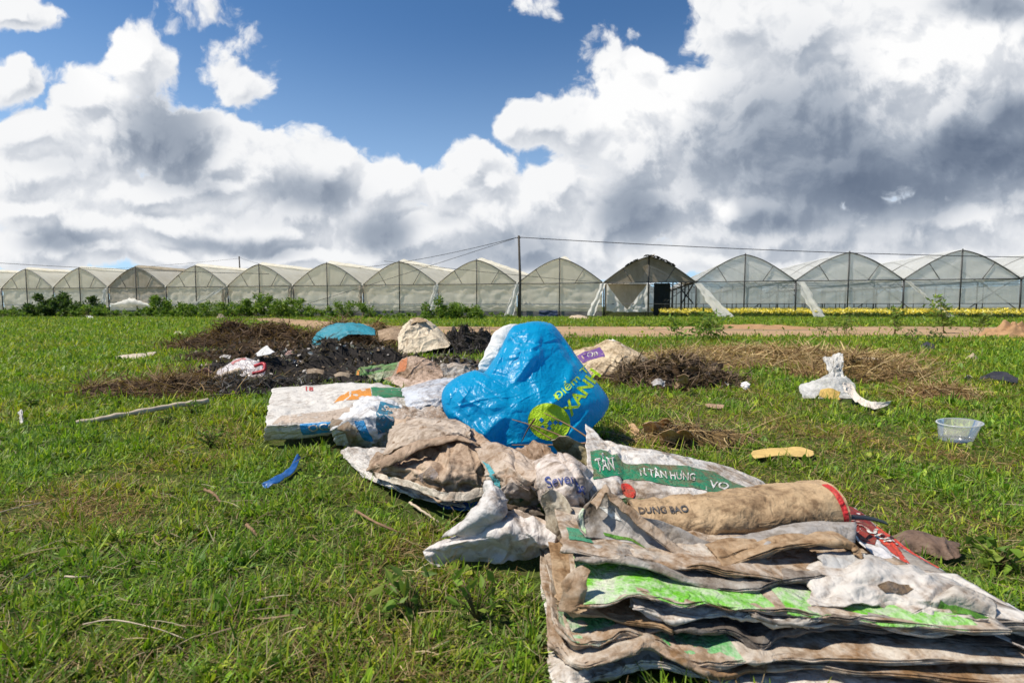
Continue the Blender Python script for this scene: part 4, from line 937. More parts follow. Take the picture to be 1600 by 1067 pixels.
# 12 the stack: sacks folded flat, wavy folded edges towards the camera
def layer(name, pts, depth, label, mat, rise=.03, seed=1, wave=.012, fold=.016, under=.22, nu=110, hang=.0, parent=None, wr=.008):
    """pts: the front lip (px,py,h) from left to right; the sack runs back `depth` metres and folds under"""
    f = np.array([P(*p) for p in pts]); m = max(26, 2*len(f)); f = cr1(f, m); x = np.arange(m)*np.linalg.norm(f[-1]-f[0])/m
    f[:, 2] = np.maximum(f[:, 2]+wave*(1.3*pn(x*5, x*0+seed*3.3, 2)+.6*pn(x*13, x*0+seed*1.7, 3)), .014); f[:, 1] += -{51: 0, 52: .02, 53: .03, 58: .02, 56: .012}.get(seed, 0)+.018*pn(x*4, x*0+seed*2.1, 4)+.012*pn(x*15, x*0+seed*.9, 5)
    def row(dy, dz, s): 
        r = f.copy(); r[:, 1] += dy; r[:, 2] = np.maximum(r[:, 2]*s+(1-s)*f[:, 2].mean()+dz, .015); return r
    rows = [row(depth, rise, .2), row(depth*.66, rise*.8, .4), row(depth*.33, rise*.5, .75), row(.05, .001, .95), row(.012, .001, 1.05), row(0, 0, 1.1), row(.004, -.002, 1.1), row(.03, -.004, .9), row(.034, -.006, .9), row(.014, -.005, 1.25), row(.011, -.006, 1.25), row(.02, -.007, 1.0), row(.09, -.009, .6)]
    rows = [[tuple(q) for q in r] for r in rows]
    s = sheet(name, rows, mat, label, 'sack', parent, nu=nu, nv=130, thick=.0015, wr=wr, nf=10, rough=.006, edge=.010, seed=seed, hpx=False, foldw=(.006, .03), group='flattened sacks in the stack')
    s.folded = True; return s
DG = (.24, .135, .06)
MW = [sack((.60, .54, .46), DG, .62, seed=20+i, trans=.06) for i in range(3)]
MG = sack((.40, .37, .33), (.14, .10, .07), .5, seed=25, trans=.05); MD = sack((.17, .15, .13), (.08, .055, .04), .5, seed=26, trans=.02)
MWW = sack((.68, .64, .58), DG, .38, seed=27, trans=.08); MBR = sack((.45, .33, .21), DG, .5, seed=28, trans=.05)
Gbright = ink('print_bright_green', (.13, .42, .015), .42, .45, (.62, .62, .52), 3); Gsoft = ink('print_soft_green', (.10, .34, .10), .42, .5, (.5, .46, .4), 5); Gdeep = ink('print_deep_green', (.07, .20, .02), .3, .5, DG, 7)
layer('stacked_sack', [(862, 1075, .012), (905, 1068, .02), (960, 1052, .03), (1005, 1042, .035), (1060, 1056, .03), (1130, 1075, .025), (1220, 1078, .03), (1330, 1085, .03), (1450, 1090, .03), (1620, 1095, .03)], .5, 'lowest whitish sack in the stack, lying on the grass', MWW, -0.025, 51, fold=.012)
s = layer('stacked_sack', [(858, 1006, .045), (884, 1030, .04), (915, 1044, .045), (960, 1030, .06), (1010, 1002, .075), (1050, 1022, .06), (1100, 1040, .05), (1160, 1032, .055), (1240, 1030, .06), (1340, 1042, .06), (1460, 1050, .06), (1640, 1060, .06)], .52, 'second sack from the bottom of the stack, pale and mud-edged', MW[0], -0.015, 52)
s = layer('stacked_sack', [(866, 962, .085), (900, 1000, .065), (950, 1000, .07), (1000, 984, .08), (1040, 1000, .075), (1085, 1022, .06), (1140, 1018, .065), (1200, 1014, .07), (1260, 1022, .07), (1340, 1030, .07), (1480, 1030, .075), (1640, 1035, .08)], .5, 'low sack in the stack with two worn soft-green prints', MW[1], -0.015, 53)
dpoly(s, 'soft_green_print', [(.03, .20), (.19, .20), (.21, .40), (.19, .475), (.03, .475)], Gsoft); dpoly(s, 'soft_green_print', [(.25, .20), (.55, .20), (.56, .475), (.26, .475)], Gsoft)
layer('stacked_sack', [(1010, 985, .09), (1070, 988, .095), (1140, 985, .10), (1190, 998, .09), (1230, 985, .10), (1300, 990, .10), (1400, 1000, .10), (1500, 1005, .10), (1640, 1010, .10)], .46, 'dark sack in the middle of the stack', MD, -0.015, 54)
layer('stacked_sack', [(872, 938, .115), (905, 960, .10), (950, 968, .10), (1000, 975, .10), (1050, 985, .095)], .4, 'short brown sack corner at the left of the stack', MBR, -0.015, 55, nu=60)
s = layer('stacked_sack', [(988, 948, .125), (1030, 962, .115), (1075, 968, .112), (1120, 956, .12), (1160, 962, .118), (1215, 966, .117), (1280, 974, .115), (1340, 972, .118), (1420, 985, .112), (1520, 990, .112), (1640, 1000, .11)], .44, 'clean white-edged sack below the bright green one', MWW, -0.015, 56)
s = layer('stacked_sack', [(1180, 958, .14), (1260, 966, .135), (1330, 968, .138), (1400, 978, .13), (1500, 985, .13), (1640, 992, .13)], .42, 'grey-brown sack at the right of the stack under the crumpled white one', MG, -0.015, 57, nu=80)
s = layer('stacked_sack', [(905, 943, .14), (950, 938, .145), (1000, 928, .152), (1042, 934, .148), (1090, 930, .152), (1140, 936, .15), (1200, 946, .146), (1265, 958, .14), (1330, 962, .14), (1420, 968, .14), (1560, 976, .14)], .40, 'bright green printed sack in the middle of the stack', MW[2], -0.01, 58, wr=.006, wave=.005)
dpoly(s, 'green_print', [(.02, .12), (.30, .18), (.42, .24), (.60, .34), (.62, .475), (.30, .48), (.02, .475)], Gbright); dpoly(s, 'green_print', [(.64, .36), (.97, .36), (.97, .475), (.64, .475)], Gbright)
dpoly(s, 'green_print', [(.46, .39), (.49, .395), (.485, .42), (.46, .415)], Gsoft, .005)
sheet('leaf_flap', [[(890, 892, .19), (905, 884, .2), (925, 890, .2)], [(880, 920, .16), (905, 915, .17), (918, 915, .17)], [(868, 950, .125), (895, 955, .13), (910, 945, .14)]], sack((.55, .45, .34), DG, .5, seed=31), 'torn brown corner standing at the left end of the stack', nu=30, nv=30, wr=.012, seed=59)
s = layer('stacked_sack', [(902, 880, .18), (950, 884, .176), (1000, 890, .172), (1060, 900, .168), (1120, 914, .162), (1180, 922, .16), (1240, 908, .165), (1300, 905, .168)], .34, 'grey thin sack above the bright green one in the stack', MG, -0.015, 60, nu=90)
s = layer('stacked_sack', [(880, 866, .185), (930, 872, .182), (965, 878, .18), (985, 868, .186), (1030, 880, .178), (1090, 895, .172), (1150, 902, .17), (1210, 908, .168), (1260, 905, .17), (1310, 895, .175)], .32, 'sack with grey crease and small green patch, third from the stack top', MW[0], -0.005, 61, nu=100, fold=.024)
dpoly(s, 'green_patch', [(.03, .22), (.11, .22), (.12, .40), (.03, .42)], ink('print_sea_green', (.06, .27, .15), .3, seed=9))
s = layer('stacked_sack', [(1130, 880, .19), (1180, 868, .198), (1230, 862, .20), (1290, 858, .205), (1330, 858, .205), (1350, 872, .2)], .09, 'brown crumpled sack end at the upper right of the stack', MBR, -0.005, 62, nu=70, fold=.02)
# top open sack: grey inside, waved lip
s = sheet('open_sack', [
 [(912, 790, .24), (945, 762, .285), (985, 798, .25), (1040, 815, .22), (1110, 842, .19), (1180, 830, .20), (1250, 816, .215), (1338, 818, .215)],
 [(902, 808, .225), (940, 790, .24), (985, 818, .215), (1040, 838, .19), (1110, 862, .17), (1180, 842, .195), (1250, 824, .215), (1338, 822, .215)],
 [(905, 826, .20), (940, 818, .205), (985, 838, .185), (1035, 860, .17), (1105, 876, .165), (1180, 852, .20), (1250, 832, .218), (1336, 832, .215)],
 [(915, 838, .195), (950, 842, .185), (990, 852, .175), (1035, 872, .165), (1105, 884, .17), (1182, 862, .195), (1252, 842, .21), (1334, 848, .20)]],
 sack((.42, .39, .36), (.16, .12, .08), .45, seed=32), 'open grey-lined sack with high wavy lip on top of the stack', wr=.006, nf=12, seed=63, nu=110, nv=60, edge=.004)
dpoly(s, 'green_hem', [(.13, .86), (.24, .86), (.35, .90), (.44, .93), (.44, .985), (.30, .97), (.20, .95), (.13, .93)], Gdeep)
dpoly(s, 'green_edge', [(.005, .1), (.03, .2), (.035, .75), (.01, .9)], Gbright); dpoly(s, 'white_rim', [(.13, .36), (.20, .28), (.25, .38), (.20, .48)], LET)
sheet('lip_fold', [[(925, 782, .262), (945, 760, .292), (962, 776, .275), (1000, 800, .25), (1055, 850, .19), (1085, 865, .175)], [(935, 795, .25), (946, 772, .28), (958, 788, .262), (992, 812, .238), (1045, 858, .185), (1080, 872, .17)]], sack((.55, .45, .35), DG, .5, seed=33), parent=s.o, nu=60, nv=12, wr=.003, seed=64)
# 13 red sack running out to the right
s = sheet('red_sack', [
 [(1278, 762, .17), (1312, 782, .145), (1350, 806, .125), (1400, 842, .11), (1450, 875, .10), (1520, 915, .09), (1640, 975, .08)],
 [(1280, 785, .17), (1310, 806, .15), (1350, 835, .13), (1395, 865, .12), (1440, 895, .11), (1505, 935, .10), (1630, 1000, .09)],
 [(1285, 812, .17), (1312, 830, .155), (1345, 860, .14), (1388, 885, .13), (1430, 915, .12), (1490, 955, .11), (1610, 1020, .10)]], sack((.72, .70, .70), amt=.25, seed=34), 'red and white printed sack trailing to the right of the stack', wr=.010, nf=12, seed=66, nu=110)
dpoly(s, 'red_panel', [(.02, .02), (.30, .02), (.40, .04), (.40, .80), (.25, .95), (.02, .95)], ink('print_maroon', (.22, .025, .018), .3, seed=11)); dpoly(s, 'red_panel', [(.40, .02), (.72, .03), (.68, .5), (.55, .7), (.42, .62)], ink('print_vermilion', (.58, .06, .03), .2, seed=12))
dpoly(s, 'red_panel', [(.80, .04), (.86, .06), (.85, .35), (.79, .30)], RED)
dtext(s, 'printed_lettering', 'SKC', .22, .30, .15, .34, ink('print_pink', (.45, .25, .2), .3), .0045, .02, .25); dtext(s, 'printed_lettering', 'SOI', .42, .12, .12, .36, LET, .0045, .02, .25)
dtext(s, 'printed_lettering', '355', .05, .15, .10, .3, ink('print_rose', (.40, .16, .12), .3), .0045, .02, .2)
# 14 crumpled white sack over the right of the stack
s = sheet('white_sack', [
 [(1268, 888, .16), (1330, 872, .175), (1392, 872, .17), (1440, 890, .155), (1490, 910, .145), (1560, 935, .14)],
 [(1262, 905, .16), (1325, 892, .185), (1390, 890, .185), (1440, 908, .17), (1492, 925, .16), (1562, 955, .145)],
 [(1262, 930, .15), (1330, 922, .165), (1388, 918, .17), (1432, 930, .165), (1480, 945, .155), (1555, 970, .14)],
 [(1270, 950, .14), (1340, 948, .145), (1390, 950, .145), (1425, 955, .145), (1470, 962, .145), (1545, 978, .14)]], sack((.60, .56, .51), DG, .34, seed=35), 'crumpled whitish sack with dark blotch on the stack right side', wr=.005, nf=24, rough=.020, seed=68, nu=100)
dpoly(s, 'dark_print', [(.34, .60), (.40, .54), (.47, .55), (.53, .50), (.57, .56), (.54, .64), (.50, .70), (.44, .70), (.38, .74), (.35, .68)], ink('print_soot', (.05, .045, .045), .8, seed=13)); dpoly(s, 'green_print', [(.74, .66), (.98, .66), (.98, .9), (.76, .88)], Gdeep)
sheet('striped_sack', [[(1278, 868, .185), (1320, 862, .195), (1352, 866, .195)], [(1280, 884, .175), (1320, 880, .185), (1356, 884, .18)], [(1288, 900, .165), (1322, 900, .17), (1352, 902, .165)]], sack((.50, .50, .49), amt=.35, seed=36), 'small grey crumpled sack corner above the white one', wr=.014, seed=69, nu=40, nv=40)
sheet('curled_sack', [[(1460, 925, .17), (1500, 918, .185), (1555, 935, .17)], [(1455, 940, .165), (1500, 930, .18), (1560, 950, .165)], [(1458, 950, .15), (1505, 955, .15), (1560, 968, .145)]], sack((.60, .55, .48), amt=.4, seed=37), 'curled sack mouth at the far right of the stack', wr=.010, seed=70, nu=50, nv=40)
layer('stacked_sack', [(1400, 962, .14), (1450, 958, .15), (1500, 952, .155), (1560, 962, .15), (1650, 985, .14)], .22, 'white sack end reaching the right edge of the photo', MWW, -0.015, 71, nu=60)
# black strap
st = MB(); pts = cr1(np.array([P(1300, 812, .2), P(1330, 808, .2), P(1360, 810, .185), P(1385, 817, .15)]), 16)
V = np.concatenate([pts+np.array([0, -.008, 0]), pts+np.array([0, .008, .004]), pts+np.array([0, .008, .001]), pts+np.array([0, -.008, -.003])]); i = np.arange(15)
Q = np.concatenate([np.stack([i+a*16, i+1+a*16, i+1+b_*16, i+b_*16], 1) for a, b_ in ((0, 1), (1, 2), (2, 3), (3, 0))])
tag(obj('strap', V, [Q], simple('black_rubber', (.012, .014, .02), .5, .4, .3, 20)), 'short black strap sticking out past the rolled sack end', 'strap')

# ------------------------------------------------------------------ farther sacks and rubbish on the burnt heap
mound('burnt_heap', *P(520, 583)[:2], 1.6, .85, .25, M_ASHB, 'black burnt rubbish spread behind the white printed sack', 'burnt heap', 1500, .16, [(.03, .025, .02), (.05, .04, .03), (.10, .07, .04)], 71, .008, rgh=.4, flakes=2200, fsize=.045, fcols=[(.03,.025,.02),(.06,.045,.035),(.25,.18,.12),(.55,.5,.45),(.12,.09,.06)])
mound('grass_pile', *P(540, 552)[:2], .62, .45, .40, M_BROWNB, 'dark matted hay pile under the teal sack', 'hay pile', 4000, .20, [(.10, .06, .03), (.06, .04, .02), (.14, .085, .04)], 72, .008, lie=.2, rgh=.15)
mound('straw_heap', *P(560, 540)[:2], 1.3, .8, .36, M_HAYB, 'tan dry straw behind the teal sack', 'straw heap', 2400, .3, STRAWC+BROWNC, 73, .012)
mound('straw_heap', *P(400, 541)[:2], 1.5, .8, .36, M_BROWNB, 'brown rotten straw mound left of the teal sack', 'straw heap', 2400, .28, BROWNC, 74, .014)
mound('straw_heap', *P(335, 546)[:2], 1.0, .5, .16, M_BROWNB, 'thin muddy straw patch at the left end of the heap', 'straw heap', 700, .25, BROWNC, 75, .012)
mound('straw_heap', *P(265, 612)[:2], .85, .42, .10, M_BROWNB, 'scattered brown twigs and straw above the long pole', 'straw heap', 1500, .22, BROWNC+STRAWC[2:], 76, .006)
mound('burnt_heap', *P(400, 612)[:2], .75, .30, .10, M_ASHB, 'black ash strip left of the white printed sack', 'burnt heap', 900, .12, [(.03, .025, .02), (.06, .045, .03), (.2, .19, .18)], 77, .007, rgh=.4)
mound('burnt_heap', *P(728, 552)[:2], .62, .55, .34, M_ASHB, 'black charred mass between the cream sack and the blue sack', 'burnt heap', 1600, .16, [(.035, .03, .03), (.06, .05, .05), (.12, .11, .11)], 78, .010, rgh=.4)
mound('ash_patch', *P(690, 588)[:2], .7, .5, .16, M_ASHG, 'grey ash and rubbish left of the blue sack', 'ash patch', 900, .12, [(.16, .14, .13), (.3, .26, .22), (.07, .06, .05)], 79, .010, rgh=.3, flakes=800, fsize=.06, fcols=[(.03,.025,.02),(.06,.045,.035),(.25,.18,.12),(.55,.5,.45),(.12,.09,.06)])
mound('burnt_heap', *P(470, 562)[:2], 1.7, .85, .24, M_BROWNB, 'brown-black rotting rubbish under and left of the teal sack', 'burnt heap', 2600, .16, BROWNC+[(.03, .025, .02)], 171, .008, rgh=.3, flakes=1200, fsize=.05, fcols=[(.05,.04,.03),(.14,.09,.05),(.3,.24,.17),(.03,.025,.02)])
mound('twig_heap', *P(1050, 600)[:2], .68, .40, .20, M_BROWNB, 'tangle of dead twigs and leaves right of the beige sack', 'twig heap', 1500, .26, TWIGC+[(.25, .17, .10)], 80, .006, lie=.3, flakes=600, fsize=.07, fcols=[(.10,.07,.05),(.22,.15,.09),(.05,.035,.025),(.35,.24,.14)])
mound('straw_heap', *P(1200, 563)[:2], 2.0, 1.25, .13, M_HAYB, 'wide flat patch of dry yellow hay on the right', 'straw heap', 5200, .26, STRAWC, 81, .010, lie=.18)
mound('straw_heap', *P(1345, 590)[:2], .75, .5, .16, M_HAYB, 'hay clump behind the clear plastic bag', 'straw heap', 1500, .24, STRAWC+BROWNC[1:2], 82, .007)
mound('straw_heap', *P(1470, 620)[:2], .35, .22, .07, M_HAYB, 'small reddish hay clump above the clear tub', 'straw heap', 600, .16, STRAWC+[(.22, .12, .06)], 83, .005)
mound('straw_heap', *P(1080, 690)[:2], .34, .14, .07, M_HAYB, 'small nest of dry stems by the curled leaves', 'straw heap', 500, .22, TWIGC+STRAWC, 84, .004, lie=.1)

sheet('teal_sack', [
 [(486, 557, 0), (488, 532, 0), (504, 514, 0), (540, 505, 0), (566, 506, 0), (585, 513, 0)],
 [(490, 557, 0), (494, 536, 0), (510, 518, 0), (544, 509, 0), (566, 510, 0), (586, 516, 0)],
 [(495, 557, 0), (503, 539, 0), (519, 525, 0), (549, 516, 0), (568, 516, 0), (586, 519, 0)],
 [(500, 557, 0), (512, 543, 0), (528, 532, 0), (553, 523, 0), (570, 522, 0), (586, 523, 0)]], sack((.03, .28, .36), (.05, .16, .18), .3, seed=40, trans=.15), 'teal blue sack draped over the dark hay pile', Yr=(7.2, 6.8), wr=.02, nf=20, seed=85, foldw=(.03, .09), nu=90)
s = sheet('cream_sack', [
 [(628, 512, .50), (645, 498, .62), (668, 500, .60), (690, 518, .42)],
 [(622, 524, .42), (645, 512, .52), (672, 515, .48), (700, 530, .32)],
 [(622, 540, .28), (645, 532, .35), (672, 530, .34), (704, 538, .26)],
 [(624, 558, .10), (645, 555, .12), (672, 548, .18), (700, 542, .22)]], sack((.74, .62, .45), amt=.3, seed=41), 'cream sack propped up left of the charred mass', Yr=(8.1, 7.62), wr=.03, nf=16, seed=86, thick=.06, foldw=(.03, .09))
sheet('folded_hem', [[(628, 514, .50), (644, 498, .63), (660, 497, .63)], [(632, 522, .46), (645, 505, .58), (668, 503, .59)]], sack((.5, .36, .2), amt=.5), Yr=(8.1, 7.95), parent=s.o, nu=24, nv=12, wr=.01)
s = sheet('brown_sack', [
 [(622, 566, .30), (640, 556, .36), (668, 560, .32), (688, 572, .24)],
 [(614, 585, .20), (640, 574, .28), (665, 575, .27), (692, 582, .2)],
 [(614, 600, .10), (638, 592, .17), (662, 590, .17), (690, 590, .14)],
 [(630, 610, .04), (645, 608, .06), (668, 602, .07), (690, 595, .08)]], sack((.52, .37, .27), amt=.45, seed=42), 'folded brown sack with one orange stripe', Yr=(4.95, 4.62), wr=.018, nf=16, seed=87, thick=.04)
dpoly(s, 'orange_stripe', [(.06, .02), (.28, .02), (.26, .40), (.08, .40)], ink('print_rust', (.45, .13, .03), .3, seed=14))
s = sheet('green_sack', [[(562, 573, .26), (590, 570, .28), (625, 566, .3)], [(556, 582, .2), (585, 580, .2), (620, 578, .22)], [(556, 603, .04), (590, 602, .06), (628, 600, .08)]], sack((.12, .28, .08), (.16, .11, .06), .4, seed=43), 'crushed green printed sack left of the brown one', Yr=(5.0, 4.84), wr=.022, nf=20, seed=88)
dpoly(s, 'orange_strip', [(.02, .35), (.08, .3), (.1, .95), (.02, .95)], ORG); dpoly(s, 'painted_gap_shade', [(.2, .3), (.55, .22), (.7, .4), (.3, .5)], ink('print_black_gap_shade', (.03, .03, .03), .3)); dpoly(s, 'pale_strip', [(.3, .62), (.95, .5), (.97, .7), (.4, .85)], ink('print_pale_green', (.4, .45, .28), .4))  # black patch puts the shade of a gap into the sack's colour
sheet('dirty_sack', [[(590, 516, .34), (610, 512, .36), (630, 514, .36)], [(592, 535, .2), (612, 530, .22), (632, 536, .2)]], sack(TAN, amt=.5, seed=44), 'flat tan sack scrap behind the cream sack', Yr=(9, 8.3), wr=.02, seed=89, nu=30, nv=30)
sheet('grey_sheet', [[(655, 578, .2), (690, 572, .22), (735, 572, .24)], [(650, 592, .12), (690, 588, .14), (735, 590, .14)], [(655, 602, .06), (690, 602, .06), (730, 604, .06)]], sack((.45, .43, .40), (.25, .18, .12), .5, seed=45), 'grimy crumpled grey sheet left of the blue sack', Yr=(5.2, 4.9), wr=.03, nf=26, rough=.02, seed=90, nu=60, nv=50)
sheet('crumpled_paper', [[(598, 590, .12), (620, 588, .14), (640, 606, .14)], [(640, 612, .1), (665, 600, .16), (720, 592, .2)]], sack((.6, .45, .36), amt=.4, seed=46), 'pinkish crumpled sack strip above the silvery sack', Yr=(4.75, 4.5), wr=.02, seed=91, nu=50, nv=20)
# beige sack with purple print
s = sheet('beige_sack', [
 [(896, 548, .27), (925, 541, .30), (955, 531, .36), (985, 545, .28), (1002, 556, .22)],
 [(900, 560, .22), (930, 552, .26), (965, 548, .27), (995, 556, .23), (1016, 566, .18)],
 [(906, 574, .15), (935, 566, .20), (968, 562, .21), (998, 568, .18), (1016, 578, .12)],
 [(912, 592, .04), (940, 588, .07), (968, 590, .06), (990, 598, .03), (1008, 592, .04)]], sack((.70, .55, .36), (.22, .13, .05), .38, seed=47), 'beige sack with purple print right of the blue sack', Yr=(5.5, 5.07), wr=.02, nf=16, seed=92, puff=.03, thick=.05)
dpoly(s, 'purple_print', [(.02, .28), (.32, .22), (.34, .56), (.05, .62)], ink('print_purple', (.13, .05, .24), .25)); dtext(s, 'printed_lettering', 'On', .14, .33, .13, .16, LET, .006)
sheet('pale_top', [[(922, 545, .3), (952, 531, .37), (965, 535, .35)], [(935, 552, .28), (960, 545, .3), (985, 550, .27)]], sack((.8, .75, .68), amt=.15), Yr=(5.48, 5.36), parent=s.o, nu=24, nv=16, wr=.01)
sheet('leaf_stuffing', [[(970, 566, .22), (995, 562, .23), (1014, 570, .18)], [(968, 582, .14), (995, 580, .15), (1014, 585, .1)], [(975, 598, .03), (990, 604, .03), (1005, 600, .03)]], sack((.16, .10, .03), (.05, .035, .015), .6), Yr=(5.2, 5.0), parent=s.o, nu=30, nv=30, wr=.03, nf=30, rough=.03)
# clear plastic bags
def pfilm(name, col, tr):
    m, b, o = newmat(name); t = b.node('ShaderNodeTexCoord'); v = t.outputs['Object']; n = b.noise(v, 9, 5, .6); cr_ = b.voro(v, 26, 2, .5)
    s_ = principled(b, g(col), .18, .5, bump(b, cr_, .7, .01)); s_ = translucent_mix(b, s_, g(col), .3); tb = b.node('ShaderNodeBsdfTransparent'); mx = b.node('ShaderNodeMixShader')
    b.put(mx.inputs[0], b.math('MULTIPLY', b.step(n, .25, .65), tr)); b.l.new(s_, mx.inputs[1]); b.l.new(tb.outputs[0], mx.inputs[2]); b.l.new(mx.outputs[0], o.inputs[0]); return m
M_CLEARBAG = pfilm('clear_bag_film', (.78, .76, .72), .55)
s = sheet('plastic_bag', [
 [(1284, 558, .24), (1298, 554, .26), (1316, 552, .25)],
 [(1290, 568, .20), (1305, 570, .22), (1318, 568, .2)],
 [(1293, 588, .16), (1302, 586, .18), (1314, 592, .15)],
 [(1252, 600, .10), (1295, 594, .16), (1332, 600, .10)],
 [(1250, 612, .07), (1295, 608, .12), (1340, 616, .06)],
 [(1254, 620, .02), (1300, 628, .03), (1336, 626, .02)]], M_CLEARBAG, 'clear tied plastic bag holding yellow food scraps on the hay', Yr=(5.0, 4.1), cat='plastic bag', wr=.03, nf=40, rough=.02, seed=94, puff=.015, thick=.03)
sheet('food_scraps', [[(1280, 610, .09), (1298, 606, .11), (1312, 612, .09)], [(1280, 622, .04), (1298, 624, .05), (1312, 624, .03)]], simple('yellow_scraps', (.62, .42, .12), .6, .3, .4, 30, bumpd=.01), Yr=(4.12, 4.02), parent=s.o, nu=24, nv=20, wr=.01)
s = sheet('white_rag', [[(1316, 598, .14), (1330, 600, .12), (1345, 620, .08), (1370, 628, .06), (1395, 626, .05)], [(1318, 612, .1), (1328, 618, .08), (1345, 632, .04), (1370, 638, .03), (1388, 632, .03)]], sack((.8, .72, .62), amt=.25, trans=.2), 'twisted white plastic strip trailing right of the tied bag', cat='plastic strip', wr=.012, seed=95, nu=50, nv=24)
sheet('paper_scrap', [[(1342, 562, .08), (1362, 558, .12), (1384, 566, .06)], [(1344, 572, .02), (1364, 572, .04), (1386, 574, .02)]], sack((.75, .66, .55), amt=.3), 'cream crumpled paper behind the hay clump', cat='paper scrap', nu=24, nv=20, wr=.015, seed=96)
s = sheet('plastic_bag', [
 [(345, 574, .18), (372, 560, .26), (400, 562, .24), (412, 572, .18)],
 [(338, 585, .10), (370, 572, .19), (398, 572, .19), (414, 580, .13)],
 [(348, 592, .04), (372, 590, .06), (400, 588, .06), (412, 588, .05)]], pfilm('white_bag_film', (.80, .74, .72), .25), 'thin white carrier bag with red handles on the heap', Yr=(5.0, 4.75), cat='plastic bag', wr=.025, nf=18, seed=97, thick=.05)
MB().tube(cr1(np.array([D(398, 572, 4.8), D(412, 568, 4.78), D(413, 578, 4.74), D(402, 582, 4.72), D(394, 584, 4.7)]), 20), [.016]*20, 5).build('red_handle', simple('red_plastic', (.5, .03, .04), .4, .4, .3, 9), s.o)
dpoly(s, 'red_print', [(.2, .1), (.45, .02), (.5, .14), (.25, .3)], ink('print_pinkred', (.6, .2, .22), .4))
sheet('black_bag', [[(440, 566, .16), (462, 562, .2), (476, 568, .16)], [(442, 578, .06), (460, 582, .08), (470, 580, .06)]], simple('black_film', (.012, .012, .014), .2, .5, .3, 9, bumpd=.01), 'glossy black plastic lump beside the carrier bag', cat='plastic bag', nu=30, nv=24, wr=.03, nf=20, seed=98)
def scrap(rows, col, label, cat='paper scrap', name='paper_scrap', seed=1, wr=.01, amt=.15, Yr=None): sheet(name, rows, sack(col, amt=amt, seed=seed*.37, trans=.3 if Yr else .12), label=label, cat=cat, Yr=Yr, nu=22, nv=18, wr=wr, seed=seed+100, thick=.004)
scrap([[(400, 553, .10), (416, 540, .22), (420, 542, .2)], [(402, 556, .05), (418, 554, .08), (430, 550, .1)]], (.85, .84, .82), 'bright white triangular paper standing on the heap', seed=2, wr=.004, Yr=(5.3, 5.2))
scrap([[(308, 580, .1), (322, 576, .13), (330, 582, .1)], [(306, 588, .02), (320, 588, .03), (330, 588, .02)]], (.62, .3, .28), 'pinkish plastic scrap left of the carrier bag', 'plastic scrap', 'plastic_scrap', 3, .012)
scrap([[(392, 592, .08), (405, 588, .1), (422, 594, .08)], [(390, 600, .02), (406, 600, .03), (420, 602, .02)]], (.75, .66, .5), 'cream paper below the carrier bag', seed=4)
scrap([[(420, 578, .08), (434, 574, .1), (446, 582, .08)], [(416, 588, .03), (432, 590, .03), (444, 590, .03)]], (.58, .42, .24), 'tan cardboard piece right of the red handles', 'cardboard', 'cardboard_scrap', 5)
scrap([[(1157, 598, .06), (1166, 595, .08), (1172, 600, .06)], [(1158, 606, .02), (1165, 608, .02), (1172, 606, .02)]], (.82, .80, .78), 'small white paper in grass left of the hay', seed=6)
scrap([[(1206, 547, .1), (1212, 545, .12), (1218, 549, .1)], [(1206, 552, .04), (1212, 553, .05), (1217, 552, .04)]], (.8, .72, .7), 'tiny pale scrap on top of the flat hay patch', seed=7)
scrap([[(1095, 588, .1), (1104, 580, .14), (1112, 590, .1)], [(1098, 598, .03), (1106, 598, .04), (1114, 598, .03)]], (.78, .76, .75), 'white torn plastic at the right end of the twig heap', 'plastic scrap', 'plastic_scrap', 8, .012)
scrap([[(1116, 595, .06), (1128, 594, .07), (1140, 600, .05)], [(1118, 604, .02), (1130, 605, .02), (1138, 605, .02)]], (.55, .52, .45), 'dull clear scrap right of the torn white plastic', 'plastic scrap', 'plastic_scrap', 9)
scrap([[(1018, 566, .12), (1026, 562, .15), (1034, 568, .1)], [(1020, 574, .06), (1028, 574, .07), (1034, 575, .05)]], (.8, .8, .82), 'crumpled white tissue beside the beige sack end', seed=10, wr=.016)
scrap([[(1072, 572, .14), (1082, 568, .17), (1093, 574, .13)], [(1070, 580, .08), (1082, 580, .1), (1092, 580, .08)]], (.66, .5, .3), 'tan dry leaf on top of the twig heap', 'leaf', 'dry_leaf', 11)
scrap([[(1060, 588, .17), (1070, 585, .19), (1076, 590, .17)], [(1059, 598, .10), (1068, 599, .10), (1075, 598, .10)]], (.46, .3, .18), 'large brown leaf in the middle of the twig heap', 'leaf', 'dry_leaf', 12, .016)
scrap([[(180, 556, .03), (205, 553, .05), (245, 550, .04)], [(182, 562, .012), (208, 561, .015), (235, 558, .015)]], (.66, .55, .42), 'long pale husk in the grass at the left', 'husk', 'dry_husk', 13)
scrap([[(270, 520, .05), (279, 517, .08), (288, 521, .05)], [(270, 524, .01), (280, 525, .01), (287, 524, .01)]], (.7, .66, .45), 'cream scrap in the grass left of the rotten straw', seed=14)
scrap([[(135, 495, .06), (141, 493, .14), (147, 496, .06)], [(136, 499, .01), (141, 500, .01), (146, 499, .01)]], (.8, .78, .76), 'white scrap in front of the dark round bush', seed=15)
scrap([[(1506, 590, .05), (1512, 586, .07), (1520, 590, .05)], [(1506, 594, .01), (1513, 595, .01), (1520, 594, .01)]], (.6, .52, .42), 'pale stub beside the black cloth', seed=16)
scrap([[(1390, 581, .04), (1397, 580, .05), (1402, 583, .04)], [(1391, 584, .01), (1397, 585, .01), (1402, 585, .01)]], (.85, .83, .8), 'thin white chip right of the hay clump', seed=17)
scrap([[(28, 645, .05), (32, 640, .09), (36, 646, .04)], [(30, 660, .012), (36, 663, .012), (38, 660, .01)]], (.72, .68, .62), 'curled white shred in the grass at the left edge', 'plastic scrap', 'plastic_scrap', 18)
